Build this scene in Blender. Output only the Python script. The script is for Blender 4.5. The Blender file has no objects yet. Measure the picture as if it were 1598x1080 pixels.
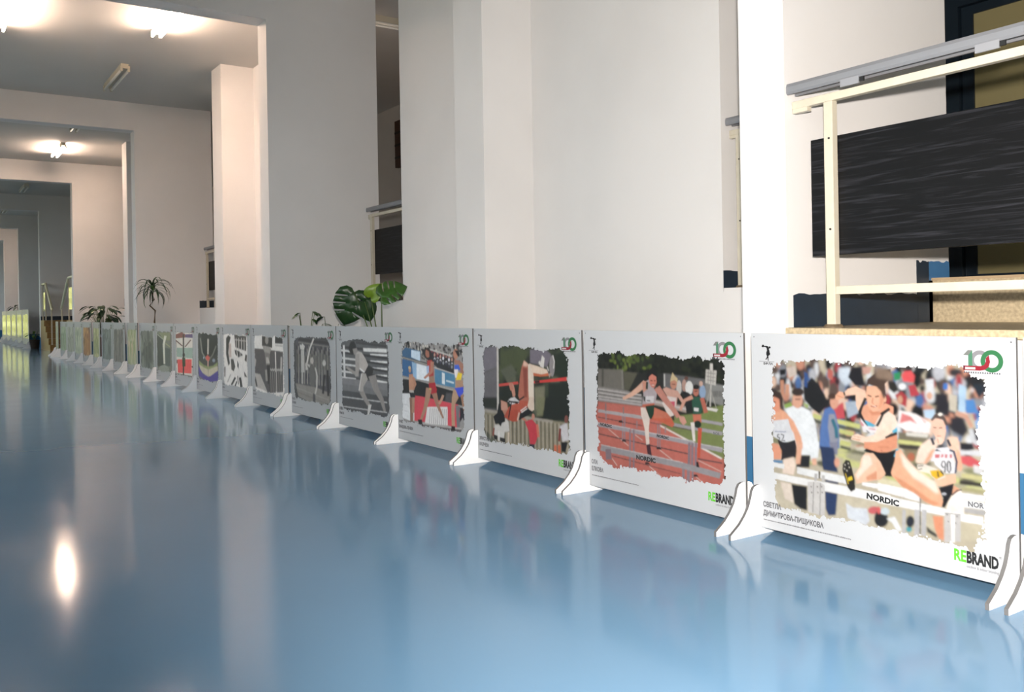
import bpy, bmesh, math, random
import numpy as np
from mathutils import Matrix, Vector

scene = bpy.context.scene
COL = scene.collection

# ------------------------------------------------------------------ camera
CAM = Vector((0.0, 0.0, 0.885))
YAW = math.radians(34.1364)          # angle between the view axis and the corridor
ROLL = 0.017
cam_d = bpy.data.cameras.new('camera')
cam = bpy.data.objects.new('camera', cam_d)
COL.objects.link(cam)
fwd = Vector((math.sin(YAW), math.cos(YAW), 0))
rgt = Vector((math.cos(YAW), -math.sin(YAW), 0))
upv = Vector((0, 0, 1))
cx_ = rgt * math.cos(ROLL) - upv * math.sin(ROLL)
cy_ = rgt * math.sin(ROLL) + upv * math.cos(ROLL)
M = Matrix((cx_, cy_, -fwd)).transposed().to_4x4()
M.translation = CAM
cam.matrix_world = M
cam_d.sensor_width = 36.0
cam_d.sensor_fit = 'HORIZONTAL'
cam_d.lens = 1385.0 / 1598.0 * 36.0
cam_d.shift_y = -(540.0 - 482.04) / 1598.0
cam_d.clip_start = 0.05
cam_d.clip_end = 300
scene.camera = cam

# ------------------------------------------------------------------ light
SKY = 2.25
FLASH = 700.0
TUBE = 120.0
world = bpy.data.worlds.new('world')
scene.world = world
world.use_nodes = True
wn = world.node_tree
wn.nodes.clear()
w_out = wn.nodes.new('ShaderNodeOutputWorld')
w_bg = wn.nodes.new('ShaderNodeBackground')
w_bg.inputs['Color'].default_value = (0.90, 0.95, 1.0, 1)
w_bg.inputs['Strength'].default_value = SKY
wn.links.new(w_bg.outputs[0], w_out.inputs[0])

# the flash on top of the photographer's camera
fl = bpy.data.lights.new('camera_flash', 'SPOT')
fl.energy = FLASH
fl.color = (1.0, 0.93, 0.86)
fl.shadow_soft_size = 0.03
fl.spot_size = math.radians(100)
fl.spot_blend = 0.9
flo = bpy.data.objects.new('camera_flash', fl)
COL.objects.link(flo)
FM = M.copy()
FM.translation = CAM + Vector((0, 0, 0.15)) + rgt * 0.02
flo.matrix_world = FM @ Matrix.Rotation(math.radians(-18), 4, 'Y')

# sun over the roof: lights the garden beyond the glazed end of the corridor
sun = bpy.data.lights.new('sun', 'SUN')
sun.energy = 4.0
sun.angle = math.radians(0.6)
sun.color = (1.0, 0.95, 0.86)
suno = bpy.data.objects.new('sun', sun)
COL.objects.link(suno)
suno.rotation_euler = Vector((0.0, 0.62, -0.78)).to_track_quat('-Z', 'Y').to_euler()

vs = scene.view_settings
vs.view_transform = 'Standard'
vs.look = 'None'
vs.exposure = 0.8
vs.gamma = 1.0
vs.use_curve_mapping = False

# ------------------------------------------------------------------ helpers
def s2l(c):
    if isinstance(c, str):
        c = c.lstrip('#')
        if len(c) == 3:
            c = ''.join(k * 2 for k in c)
        c = [int(c[i:i + 2], 16) / 255 for i in (0, 2, 4)]
    return tuple((v / 12.92 if v <= 0.04045 else ((v + 0.055) / 1.055) ** 2.4) for v in c)

MATS = {}
def mat(name, color, rough=0.6, noise=0.0, nscale=8.0, spec=0.5, metal=0.0, bump=0.0, bscale=60.0, coat=0.0):
    if name in MATS:
        return MATS[name]
    m = bpy.data.materials.new(name)
    m.use_nodes = True
    nt = m.node_tree
    b = nt.nodes['Principled BSDF']
    c = s2l(color)
    b.inputs['Roughness'].default_value = rough
    b.inputs['Specular IOR Level'].default_value = spec
    b.inputs['Metallic'].default_value = metal
    b.inputs['Coat Weight'].default_value = coat
    b.inputs['Base Color'].default_value = (*c, 1)
    tc = nt.nodes.new('ShaderNodeTexCoord')
    if noise > 0:
        n = nt.nodes.new('ShaderNodeTexNoise')
        n.inputs['Scale'].default_value = nscale
        n.inputs['Detail'].default_value = 5
        r = nt.nodes.new('ShaderNodeValToRGB')
        r.color_ramp.elements[0].position = 0.3
        r.color_ramp.elements[1].position = 0.7
        r.color_ramp.elements[0].color = (*[v * (1 - noise) for v in c], 1)
        r.color_ramp.elements[1].color = (*[min(1, v * (1 + noise * 0.5)) for v in c], 1)
        nt.links.new(tc.outputs['Object'], n.inputs['Vector'])
        nt.links.new(n.outputs['Fac'], r.inputs['Fac'])
        nt.links.new(r.outputs['Color'], b.inputs['Base Color'])
    if bump > 0:
        n2 = nt.nodes.new('ShaderNodeTexNoise')
        n2.inputs['Scale'].default_value = bscale
        n2.inputs['Detail'].default_value = 4
        bp = nt.nodes.new('ShaderNodeBump')
        bp.inputs['Strength'].default_value = bump
        bp.inputs['Distance'].default_value = 0.004
        nt.links.new(tc.outputs['Object'], n2.inputs['Vector'])
        nt.links.new(n2.outputs['Fac'], bp.inputs['Height'])
        nt.links.new(bp.outputs['Normal'], b.inputs['Normal'])
    MATS[name] = m
    return m

def plaster(name, color, dado):
    """painted plaster; the lowest part of the wall is painted blue (a real band of paint)"""
    m = mat(name, color, rough=0.75, spec=0.3, bump=0.12, bscale=35)
    nt = m.node_tree
    b = nt.nodes['Principled BSDF']
    geo = nt.nodes.new('ShaderNodeNewGeometry')
    sep = nt.nodes.new('ShaderNodeSeparateXYZ')
    nz = nt.nodes.new('ShaderNodeTexNoise'); nz.inputs['Scale'].default_value = 0.9; nz.inputs['Detail'].default_value = 6
    rp = nt.nodes.new('ShaderNodeValToRGB')
    c = s2l(color)
    rp.color_ramp.elements[0].position = 0.35; rp.color_ramp.elements[1].position = 0.62
    rp.color_ramp.elements[0].color = (*[v * 0.93 for v in c], 1)
    rp.color_ramp.elements[1].color = (*c, 1)
    gt = nt.nodes.new('ShaderNodeMath'); gt.operation = 'GREATER_THAN'; gt.inputs[1].default_value = dado
    mx = nt.nodes.new('ShaderNodeMix'); mx.data_type = 'RGBA'
    nt.links.new(geo.outputs['Position'], sep.inputs[0])
    nt.links.new(geo.outputs['Position'], nz.inputs['Vector'])
    nt.links.new(nz.outputs['Fac'], rp.inputs['Fac'])
    nt.links.new(sep.outputs['Z'], gt.inputs[0])
    nt.links.new(gt.outputs[0], mx.inputs['Factor'])
    mx.inputs[6].default_value = (*s2l('#33678f'), 1)
    nt.links.new(rp.outputs['Color'], mx.inputs[7])
    nt.links.new(mx.outputs[2], b.inputs['Base Color'])
    return m

def raw(name, verts, faces, m, parent=None, smooth=False):
    me = bpy.data.meshes.new(name)
    me.from_pydata([tuple(v) for v in verts], [], [tuple(f) for f in faces])
    for k in (m if isinstance(m, (list, tuple)) else [m]):
        me.materials.append(k)
    if smooth:
        me.polygons.foreach_set('use_smooth', [True] * len(me.polygons))
    me.update()
    o = bpy.data.objects.new(name, me)
    COL.objects.link(o)
    if parent:
        o.parent = parent
    return o

class MB:
    def __init__(self):
        self.v = []; self.f = []
    def add(self, v, f):
        n = len(self.v)
        self.v += [tuple(p) for p in v]
        self.f += [tuple(i + n for i in q) for q in f]
        return self
    def box(self, x0, x1, y0, y1, z0, z1):
        v = [(x0, y0, z0), (x1, y0, z0), (x1, y1, z0), (x0, y1, z0), (x0, y0, z1), (x1, y0, z1), (x1, y1, z1), (x0, y1, z1)]
        return self.add(v, [(0, 3, 2, 1), (4, 5, 6, 7), (0, 1, 5, 4), (1, 2, 6, 5), (2, 3, 7, 6), (3, 0, 4, 7)])
    def tube(self, pts, rad, n=8):
        pts = [Vector(p) for p in pts]
        rr = rad if isinstance(rad, (list, tuple)) else [rad] * len(pts)
        rings = []
        for i, p in enumerate(pts):
            d = (pts[min(i + 1, len(pts) - 1)] - pts[max(i - 1, 0)]).normalized()
            a = d.cross(Vector((0, 0, 1)))
            if a.length < 1e-3:
                a = d.cross(Vector((1, 0, 0)))
            a.normalize(); b = d.cross(a)
            rings.append([p + (a * math.cos(t * 2 * math.pi / n) + b * math.sin(t * 2 * math.pi / n)) * rr[i] for t in range(n)])
        v = [q for r in rings for q in r]
        f = [(i * n + t, i * n + (t + 1) % n, (i + 1) * n + (t + 1) % n, (i + 1) * n + t) for i in range(len(pts) - 1) for t in range(n)]
        f += [tuple(range(n))[::-1], tuple((len(pts) - 1) * n + t for t in range(n))]
        return self.add(v, f)
    def lathe(self, prof, n=20, c=(0, 0, 0)):
        v = [(c[0] + r * math.cos(t * 2 * math.pi / n), c[1] + r * math.sin(t * 2 * math.pi / n), c[2] + z) for r, z in prof for t in range(n)]
        f = [(i * n + t, i * n + (t + 1) % n, (i + 1) * n + (t + 1) % n, (i + 1) * n + t) for i in range(len(prof) - 1) for t in range(n)]
        return self.add(v, f)
    def build(self, name, m, parent=None, smooth=False, bevel=0.0):
        o = raw(name, self.v, self.f, m, parent, smooth)
        if bevel > 0:
            md = o.modifiers.new('bevel', 'BEVEL'); md.width = bevel; md.segments = 2; md.limit_method = 'ANGLE'
        return o

def tag(o, label=None, cat=None, group=None, kind=None):
    for k, v in (('label', label), ('category', cat), ('group', group), ('kind', kind)):
        if v:
            o[k] = v
    return o

def empty(name, loc=(0, 0, 0), rz=0.0):
    o = bpy.data.objects.new(name, None)
    o.empty_display_size = 0.1
    o.location = loc
    o.rotation_euler = (0, 0, rz)
    COL.objects.link(o)
    return o

def copy_obj(o, parent=None):
    c = o.copy()
    COL.objects.link(c)
    c.parent = parent
    return c

# ------------------------------------------------------------------ materials
W = plaster('white_plaster', '#dddad8', 0.325)
CEIL = mat('ceiling_paint', '#c9c6c1', rough=0.8, spec=0.2, noise=0.05, nscale=0.8)
HALLW = mat('hall_plaster', '#cfc8c0', rough=0.8, spec=0.2, noise=0.04, nscale=1.2)
STONE = mat('beige_terrazzo', '#b3a284', rough=0.45, noise=0.28, nscale=70)
STONE_T = mat('beige_tread', '#a99273', rough=0.3, noise=0.12, nscale=9)
BROWN = mat('brown_terrazzo', '#8c6a3c', rough=0.35, noise=0.2, nscale=25)
NAVY = mat('navy_paint', '#1c2a38', rough=0.55, noise=0.15, nscale=14)
BLUE = mat('blue_paint', '#3d6f9c', rough=0.55, noise=0.08, nscale=14)
CREAM = mat('cream_enamel', '#c0b7a4', rough=0.35, noise=0.06, nscale=20)
ALU = mat('aluminium_profile', '#85868a', rough=0.42, metal=0.35)
BOARDW = mat('white_board_sheet', '#a4a6a9', rough=0.42, spec=0.4, bump=0.05, bscale=300)
FOOTW = mat('white_foot_sheet', '#f2f2f2', rough=0.4, spec=0.4)
RIM = mat('cut_sheet_edge', '#5d5c5c', rough=0.6)
BLACKP = mat('black_ink', '#161616', rough=0.5)
GREYP = mat('grey_ink', '#4c4c50', rough=0.5)
GREENP = mat('green_ink', '#4fa81e', rough=0.5)
TUBE_OFF = mat('unlit_tube', '#d9d7cf', rough=0.3)
LAMPW = mat('lamp_housing', '#bfb7a4', rough=0.5)
GREEN_D = mat('dark_leaf', '#1f3d1b', rough=0.35, noise=0.25, nscale=12)
GREEN_M = mat('mid_leaf', '#35591f', rough=0.35, noise=0.25, nscale=12)
GREEN_L = mat('light_leaf', '#6d8a25', rough=0.4, noise=0.2, nscale=12)
STEM = mat('plant_stem', '#4a5a2c', rough=0.5)
BARK = mat('plant_bark', '#5b4b38', rough=0.8, noise=0.3, nscale=40)
TERRA = mat('clay_pot', '#8d5a40', rough=0.7, noise=0.15, nscale=15)
WPOT = mat('white_pot', '#e6e3dd', rough=0.4)
SOIL = mat('soil', '#2c221a', rough=0.95, noise=0.3, nscale=60)

def emission(name, color, strength):
    m = bpy.data.materials.new(name); m.use_nodes = True
    b = m.node_tree.nodes['Principled BSDF']
    b.inputs['Emission Color'].default_value = (*s2l(color), 1)
    b.inputs['Emission Strength'].default_value = strength
    return m
TUBE_ON = emission('lit_tube', '#ffdec6', TUBE)

# polished blue floor paint
FLOOR = mat('blue_floor_paint', '#4c7798', rough=0.2, spec=0.22)
nt = FLOOR.node_tree; b_ = nt.nodes['Principled BSDF']
tc_ = nt.nodes.new('ShaderNodeTexCoord')
n1 = nt.nodes.new('ShaderNodeTexNoise'); n1.inputs['Scale'].default_value = 1.1; n1.inputs['Detail'].default_value = 6
r1 = nt.nodes.new('ShaderNodeValToRGB')
r1.color_ramp.elements[0].color = (*s2l('#6083a0'), 1); r1.color_ramp.elements[1].color = (*s2l('#688caa'), 1)
nt.links.new(tc_.outputs['Object'], n1.inputs['Vector']); nt.links.new(n1.outputs['Fac'], r1.inputs['Fac']); nt.links.new(r1.outputs['Color'], b_.inputs['Base Color'])
n2 = nt.nodes.new('ShaderNodeTexNoise'); n2.inputs['Scale'].default_value = 2.5; n2.inputs['Detail'].default_value = 3
r2 = nt.nodes.new('ShaderNodeMapRange'); r2.inputs['To Min'].default_value = 0.07; r2.inputs['To Max'].default_value = 0.15
nt.links.new(tc_.outputs['Object'], n2.inputs['Vector']); nt.links.new(n2.outputs['Fac'], r2.inputs['Value']); nt.links.new(r2.outputs['Result'], b_.inputs['Roughness'])
n3 = nt.nodes.new('ShaderNodeTexNoise'); n3.inputs['Scale'].default_value = 9; n3.inputs['Detail'].default_value = 2
bp = nt.nodes.new('ShaderNodeBump'); bp.inputs['Strength'].default_value = 0.05; bp.inputs['Distance'].default_value = 0.003
nt.links.new(tc_.outputs['Object'], n3.inputs['Vector']); nt.links.new(n3.outputs['Fac'], bp.inputs['Height']); nt.links.new(bp.outputs['Normal'], b_.inputs['Normal'])

# black wood-grain laminate, grain along the corridor
GRAIN = mat('black_wood_grain', '#141416', rough=0.45, spec=0.15)
nt = GRAIN.node_tree; b_ = nt.nodes['Principled BSDF']
tc_ = nt.nodes.new('ShaderNodeTexCoord'); mp = nt.nodes.new('ShaderNodeMapping'); mp.inputs['Scale'].default_value = (1, 0.8, 22)
nz = nt.nodes.new('ShaderNodeTexNoise'); nz.inputs['Scale'].default_value = 3.0; nz.inputs['Detail'].default_value = 8; nz.inputs['Distortion'].default_value = 1.6
nr = nt.nodes.new('ShaderNodeValToRGB')
nr.color_ramp.elements[0].position = 0.5; nr.color_ramp.elements[0].color = (*s2l('#0b0b0c'), 1)
nr.color_ramp.elements[1].position = 0.72; nr.color_ramp.elements[1].color = (*s2l('#26262a'), 1)
nt.links.new(tc_.outputs['Object'], mp.inputs[0]); nt.links.new(mp.outputs[0], nz.inputs['Vector']); nt.links.new(nz.outputs['Fac'], nr.inputs['Fac']); nt.links.new(nr.outputs['Color'], b_.inputs['Base Color'])

def glass(name, tint, mixf=0.12, rough=0.03):
    m = bpy.data.materials.new(name); m.use_nodes = True
    nt = m.node_tree; nt.nodes.clear()
    o = nt.nodes.new('ShaderNodeOutputMaterial'); t = nt.nodes.new('ShaderNodeBsdfTransparent'); g = nt.nodes.new('ShaderNodeBsdfGlossy'); x = nt.nodes.new('ShaderNodeMixShader')
    t.inputs['Color'].default_value = (*tint, 1); g.inputs['Roughness'].default_value = rough; x.inputs[0].default_value = mixf
    nt.links.new(t.outputs[0], x.inputs[1]); nt.links.new(g.outputs[0], x.inputs[2]); nt.links.new(x.outputs[0], o.inputs[0])
    return m
PANE = glass('window_glass', (0.92, 0.95, 0.94))

# vertex-colour print (colours are computed below, drawing by drawing)
def print_mat(name, rough):
    m = bpy.data.materials.new(name); m.use_nodes = True
    nt = m.node_tree; b = nt.nodes['Principled BSDF']
    a = nt.nodes.new('ShaderNodeVertexColor'); a.layer_name = 'ink'
    b.inputs['Roughness'].default_value = rough; b.inputs['Specular IOR Level'].default_value = 0.3
    nt.links.new(a.outputs['Color'], b.inputs['Base Color'])
    return m
INK = print_mat('printed_ink', 0.45)

# ------------------------------------------------------------------ room shell
H_C = 4.22      # ceiling
H_B = 3.79      # underside of the cross beams
XJ = 2.95       # jamb of the cross walls
XW = 3.91       # side wall of the corridor
XE = 4.14
XH = 6.6        # back wall of the raised side hall
XL = -2.6       # window wall
ZH = 0.985      # level of the side hall
ZL = 0.79       # level of the stone landings
Y0, Y1 = -4.0, 46.0
def struct(o):
    o['kind'] = 'structure'; return o
struct(MB().box(XL, XE, Y0, Y1, -0.1, 0).build('floor', FLOOR))
struct(MB().box(XL - 0.3, XH + 0.2, Y0 - .2, Y1 + .2, H_C, H_C + 0.2).build('ceiling', CEIL))
struct(MB().box(XH, XH + 0.2, Y0, Y1, 0, H_C).build('wall_back', HALLW))
struct(MB().box(XL - 0.3, -1.8, Y1, Y1 + 0.2, -0.1, H_C).box(2.45, XH + 0.2, Y1, Y1 + 0.2, -0.1, H_C).box(-1.8, 2.45, Y1, Y1 + 0.2, 3.2, H_C).build('wall_end', W))
we = struct(empty('window_end', (0.325, Y1 + .1, 0)))
MB().box(-2.125, -2.055, -.03, .03, 0, 3.2).box(2.055, 2.125, -.03, .03, 0, 3.2).box(-2.055, 2.055, -.03, .03, 3.13, 3.2).box(-2.055, 2.055, -.03, .03, 0, .07).build('window_frame', CREAM, we)
for k in range(3):
    xa = -2.055 + k * 1.37
    if k:
        MB().box(xa - .03, xa + .03, -.025, .025, .07, 3.13).build('mullion', CREAM, we)
    MB().box(xa + (.03 if k else 0), xa + 1.37 - (.03 if k < 2 else 0), -.003, .003, .07, 3.13).build('pane', PANE, we)
struct(MB().box(XL - 0.3, XH + 0.2, Y0 - 0.2, Y0, -0.1, H_C).build('wall_near', W))
PORT = [(2.355, 2.59), (8.60, 8.85), (14.85, 15.12), (21.34, 21.6), (27.35, 27.6), (33.04, 33.3), (38.33, 38.6)]
for i, (a, b) in enumerate(PORT):
    m = MB()
    m.box(XJ, XE, a, b, 0, H_B).box(XL, XE, a, b, H_B, H_C).box(XL, XL + 0.18, a, b, 0, H_B)
    struct(m.build('wall_portal_%d' % (i + 1), W))
# raised side hall: floor block, side wall pieces with openings beside every cross wall
struct(MB().box(4.01, XH, Y0, PORT[0][0], -0.1, ZH).build('floor_hall_step', STONE))
struct(MB().box(XW, XH, PORT[0][0], PORT[3][1], -0.1, ZH).build('floor_hall', W))
struct(MB().box(XW, XH, PORT[3][1], PORT[4][0], -0.1, ZH).build('floor_hall_stairs', W))
struct(MB().box(XW, XH, PORT[4][0], Y1, -0.1, ZH).build('floor_hall_far', W))
SIDE = [(3.575, 7.62), (9.85, 13.85), (16.1, 20.3), (28.6, 32.0), (34.3, 37.3), (39.6, Y1)]
for i, (a, b) in enumerate(SIDE):
    struct(MB().box(XW, XE, a, b, ZH, H_C).build('wall_right_%d' % (i + 1), W))
for i, (a, b) in enumerate([(5.45, 5.86), (11.95, 12.38), (18.2, 18.62), (30.2, 30.6)]):
    struct(MB().box(3.47, XW, a, b, 0, H_C).build('wall_pier_%d' % (i + 1), W))

# window wall on the daylight side
wins = []
for i in range(len(PORT) + 1):
    a = (PORT[i - 1][1] if i else Y0) + 0.5
    b = (PORT[i][0] if i < len(PORT) else Y1) - 0.5
    wins.append((a, b))
ZS, ZT = 0.95, 3.3
m = MB()
prev = Y0
for a, b in wins:
    m.box(XL - 0.3, XL, prev, a, -0.1, H_C)
    m.box(XL - 0.3, XL, a, b, -0.1, ZS)
    m.box(XL - 0.3, XL, a, b, ZT, H_C)
    prev = b
m.box(XL - 0.3, XL, prev, Y1, -0.1, H_C)
struct(m.build('wall_left', W))
for i, (a, b) in enumerate(wins):
    root = struct(empty('window_%d' % (i + 1), (XL - 0.15, (a + b) / 2, ZS)))
    hw = (b - a) / 2; hh = ZT - ZS
    f = MB(); f.box(-.03, .03, -hw, hw, 0, .06).box(-.03, .03, -hw, hw, hh - .06, hh).box(-.03, .03, -hw, -hw + .06, .06, hh - .06).box(-.03, .03, hw - .06, hw, .06, hh - .06)
    f.build('window_frame', CREAM, root)
    n = 3
    for k in range(n):
        ya = -hw + .06 + k * (2 * hw - .12) / n; yb = ya + (2 * hw - .12) / n
        if k:
            MB().box(-.025, .025, ya - .03, ya + .03, .06, hh - .06).build('mullion', CREAM, root)
        MB().box(-.003, .003, ya + (.03 if k else 0), yb - (.03 if k < n - 1 else 0), .06, hh - .06).build('pane', PANE, root)
# lawn outside the windows
LAWN = mat('lawn', '#867f6c', rough=0.9, noise=0.3, nscale=3)
struct(MB().box(-60, XL - 0.3, -30, Y1 + .2, -1.2, -1.0).box(-60, 40, Y1 + .2, 90, -1.2, -1.0).build('ground_lawn', LAWN))
rgh = random.Random(77)
hv = []; hf = []
nxh, nzh = 60, 22
for j in range(nzh + 1):
    for i in range(nxh + 1):
        hv.append((-14 + 32 * i / nxh + rgh.uniform(-.15, .15), 58 + rgh.uniform(-.35, .35) + .08 * j, -1.02 + 7.5 * j / nzh + (rgh.uniform(-.1, .1) if j else 0)))
hf = [(j * (nxh + 1) + i, j * (nxh + 1) + i + 1, (j + 1) * (nxh + 1) + i + 1, (j + 1) * (nxh + 1) + i) for j in range(nzh) for i in range(nxh)]
n0 = len(hv)
hv += [(-14, 62, -1.02), (18, 62, -1.02), (18, 62, 6.4), (-14, 62, 6.4)]
top = [nzh * (nxh + 1) + i for i in range(nxh + 1)]
hf += [tuple([n0 + 3, n0 + 2] + top[::-1]), (n0, n0 + 3, nzh * (nxh + 1), 0), (n0 + 1, nxh, nzh * (nxh + 1) + nxh, n0 + 2), (n0 + 1, n0, n0 + 3, n0 + 2)]
tag(raw('hedge', hv, hf, mat('sunny_foliage', '#bdb97a', rough=.9, noise=.45, nscale=2.5)), 'tall sunlit hedge in the garden outside the glazed corridor end', 'hedge')

# stone landing at the near cross wall
land = struct(empty('floor_landing', (0, 0, 0)))
MB().box(2.93, 4.01, -1.2, PORT[0][0], ZL - 0.032, ZL).build('stone_slab', STONE, land, bevel=0.004)
MB().box(XJ + .02, 4.01, -1.2, PORT[0][0], 0, ZL - 0.032).build('landing_wall', W, land)
MB().box(4.0, 4.012, -1.2, PORT[0][0], ZL, ZH).build('riser', STONE, land)
MB().box(3.985, 4.3, -1.2, PORT[0][0] - .002, ZH, ZH + .012).build('tread', STONE_T, land)

# painted skirting bands with uneven brush edges
def band(name, x0, x1, y, z0, z1, m, seed, t=0.003, n=26, amp=0.006):
    rg = random.Random(seed)
    v = []; f = []
    for i in range(n + 1):
        x = x0 + (x1 - x0) * i / n
        j = rg.uniform(-amp, amp)
        for yy in (y, y - t):
            v += [(x, yy, z0), (x, yy, z1 + j)]
    for i in range(n):
        a = i * 4; b = a + 4
        f += [(a + 2, a + 3, b + 3, b + 2), (a + 1, b + 1, b + 3, a + 3), (a, b, b + 1, a + 1), (a, a + 2, b + 2, b)]
    f += [(0, 1, 3, 2), (n * 4, n * 4 + 2, n * 4 + 3, n * 4 + 1)]
    return struct(raw(name, v, f, m))
yb = PORT[0][0]
band('baseboard_landing', 2.985, 3.87, yb, ZL, 0.925, NAVY, 1)
band('baseboard_step', 3.868, 3.966, yb, ZL, 1.074, NAVY, 2, n=8)
band('baseboard_blue', 3.966, 4.14, yb, ZH, 1.076, BLUE, 3, n=8)
for k in (1, 2):
    band('baseboard_portal_%d' % k, XW, XE, PORT[k][0], ZH, 1.105, NAVY, 5 + k, n=8, amp=.003)
band('baseboard_portal_3', XJ, XE, PORT[4][0] - .004, ZL, ZL + .11, NAVY, 31, n=8, amp=.003)
band('baseboard_wall', XW, XE, SIDE[0][0], 0.965, 1.087, NAVY, 12, n=8, amp=.003)
struct(MB().box(XH - .004, XH, 2.3, 9, ZH, ZH + .1).build('baseboard_back', NAVY))

# ------------------------------------------------------------------ door in the side hall
FROST = mat('door_pane_yellow', '#8f8560', rough=0.25, spec=0.5, noise=0.05, nscale=4)
NAVY_D = mat('navy_door_paint', '#16222c', rough=0.4, noise=0.12, nscale=10)
dr = struct(empty('door_1', (XH, 2.6, ZH)))
def dbox(name, y0, y1, z0, z1, m, t=0.06, parent=None):
    return MB().box(-t, 0, y0, y1, z0, z1).build(name, m, parent or dr)
dbox('door_frame', 1.0, 1.1, 0, 2.2, NAVY_D, 0.09); dbox('door_frame', -1.1, -1.0, 0, 2.2, NAVY_D, 0.09); dbox('door_frame', -1.0, 1.0, 2.1, 2.2, NAVY_D, 0.09)
for s in (0, 1):
    a = -1.0 + s * 1.0
    leaf = MB().box(-.05, -.01, a + .005, a + .09, 0.005, 2.095).box(-.05, -.01, a + .91, a + .995, 0.005, 2.095).box(-.05, -.01, a + .09, a + .91, 0.005, .1).box(-.05, -.01, a + .09, a + .91, 2.03, 2.095).box(-.05, -.01, a + .09, a + .91, 0.9, .97).build('door_leaf', NAVY_D, dr)
    MB().box(-.034, -.026, a + .09, a + .91, .1, .9).build('pane', FROST, leaf)
    MB().box(-.034, -.026, a + .09, a + .91, .97, 2.03).build('pane', FROST, leaf)

# ------------------------------------------------------------------ railings
def railing(label, x, y0, y1, z, posts, end_gap=0.0, brackets=(), group=None):
    """y0 near end, y1 far end; z = floor the posts stand on"""
    r = empty('railing', (x, y0, z))
    L = y1 - y0
    # extruded handrail: flat top, hollow grooved underside
    hp = [(-.03, .945), (-.034, .955), (-.034, .975), (-.03, .988), (.03, .988), (.034, .975), (.034, .955), (.03, .945), (.02, .945), (.02, .958), (-.02, .958), (-.02, .945)]
    n = len(hp)
    v = [(a, 0, c) for a, c in hp] + [(a, L - end_gap, c) for a, c in hp]
    f = [(i, (i + 1) % n, n + (i + 1) % n, n + i) for i in range(n)] + [tuple(range(n))[::-1], tuple(range(n, 2 * n))]
    raw('handrail', v, f, ALU, r)
    MB().box(-.015, .015, 0, L - .012, .885, .916).build('top_bar', CREAM, r, bevel=.002)
    for k in brackets:
        MB().box(-.034, -.026, k - .04, k + .04, .922, .95).build('clip', mat('clip_plastic', '#85868a', rough=.4), r)
        MB().box(-.03, -.022, k - .058, k - .04, .928, .945).build('clip_end', BLACKP, r)
    for k in posts:
        p = MB().box(-.016, .016, k - .02, k + .02, 0.008, .885).build('post', CREAM, r, bevel=.002)
        MB().lathe([(0, .014), (.03, .014), (.038, .006), (.04, 0), (0, 0)], 18, (0, k, 0.0)).build('base_flange', mat('rusty_steel', '#6a5a45', rough=.7, noise=.35, nscale=50), p)
        for zz in (.74, .385):
            MB().lathe([(.0, .004), (.0035, .004), (.0045, 0)], 8).build('screw', BLACKP, p).matrix_local = Matrix.Translation((-.0165, k - .004, zz)) @ Matrix.Rotation(-math.pi / 2, 4, 'Y')
    MB().box(.018, .036, 0.02, L - .075, .285, .752).build('panel', GRAIN, r, bevel=.0015)
    MB().box(-.012, .012, 0, posts[-1] - .02, .13, .162).build('bottom_rail', CREAM, r, bevel=.002)
    MB().box(-.012, .012, L - .085, L - .012, .868, .885).build('wall_bracket', CREAM, r)
    tag(r, label, 'railing', group)
    return r
railing('cream steel railing with black wood-grain panel and grey handrail on the stone landing', 2.992, 0.75, 2.352, ZL, (0.1, 1.42), 0.0, (.6, .79, 1.31))
railing('railing end seen past the white cross wall, above the boards with hurdle races', 3.975, 2.61, 3.57, ZH, (.06, .88))
railing('grey capped railing with dark panel behind the large split-leaf plant', 4.02, 7.64, 8.59, ZH, (.06, .87))
railing('railing sliver with dark panel behind the cream pier, beyond the split-leaf plant', 4.02, 13.87, 14.84, ZH, (.06, .89))

# ------------------------------------------------------------------ far stairs with brass rails, their reflected daylight put into a pale colour
def stair(name, ya, yb, x0=XJ, x1=XW, flip=1):
    """landing between ya (wall) and yb, flight of five steps going down beyond yb"""
    st = struct(empty(name, (x0, ya, 0)))
    w = x1 - x0
    d = flip
    def sb(nm, a, b, z0, z1, m):
        lo, hi = sorted((a * d, b * d))
        return MB().box(0, w, lo, hi, z0, z1).build(nm, m, st)
    L = abs(yb - ya)
    sb('landing_block', 0, L, 0, ZL - .03, BROWN); sb('stone_slab', 0, L + .02, ZL - .03, ZL, BROWN)
    for k in range(4):
        t = ZL * (4 - k) / 5
        sb('step', L + k * .29, L + (k + 1) * .29, 0, t, BROWN)
    return st
stair('floor_stairs_near', PORT[3][1], 22.45)
stair('floor_stairs_far', PORT[4][0], 26.6, flip=-1)
def stair_rail(label, x, ya, d, L):
    r = empty('stair_rail', (x, ya, 0))
    run = 1.16
    def Y(v): return v * d
    hr = MB(); hr.tube([(0, Y(.03), ZL + .98), (0, Y(L), ZL + .98), (0, Y(L + run), ZL * .2 + .95), (0, Y(L + run + .05), ZL * .2 + .9)], .03, 8)
    hr.build('handrail', mat('brass_rail', '#ece6c4', rough=.3, metal=.4), r, smooth=True)
    for yy, z0 in ((.1, ZL), (L - .03, ZL), (L + run - .02, ZL * .2)):
        MB().box(-.015, .015, min(Y(yy - .015), Y(yy + .015)), max(Y(yy - .015), Y(yy + .015)), z0, z0 + (.95 if z0 > .3 else .93)).build('post', CREAM, r)
    a, b = sorted((Y(.16), Y(L - .1)))
    MB().box(-.008, .008, a, b, ZL + .25, ZL + .75).build('panel', mat('reflection_tint_panel', '#b9b24a', rough=.15, coat=.5), r)  # yellow-green base colour stands in for the daylight glow reflected here
    tag(r, label, 'railing')
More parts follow.
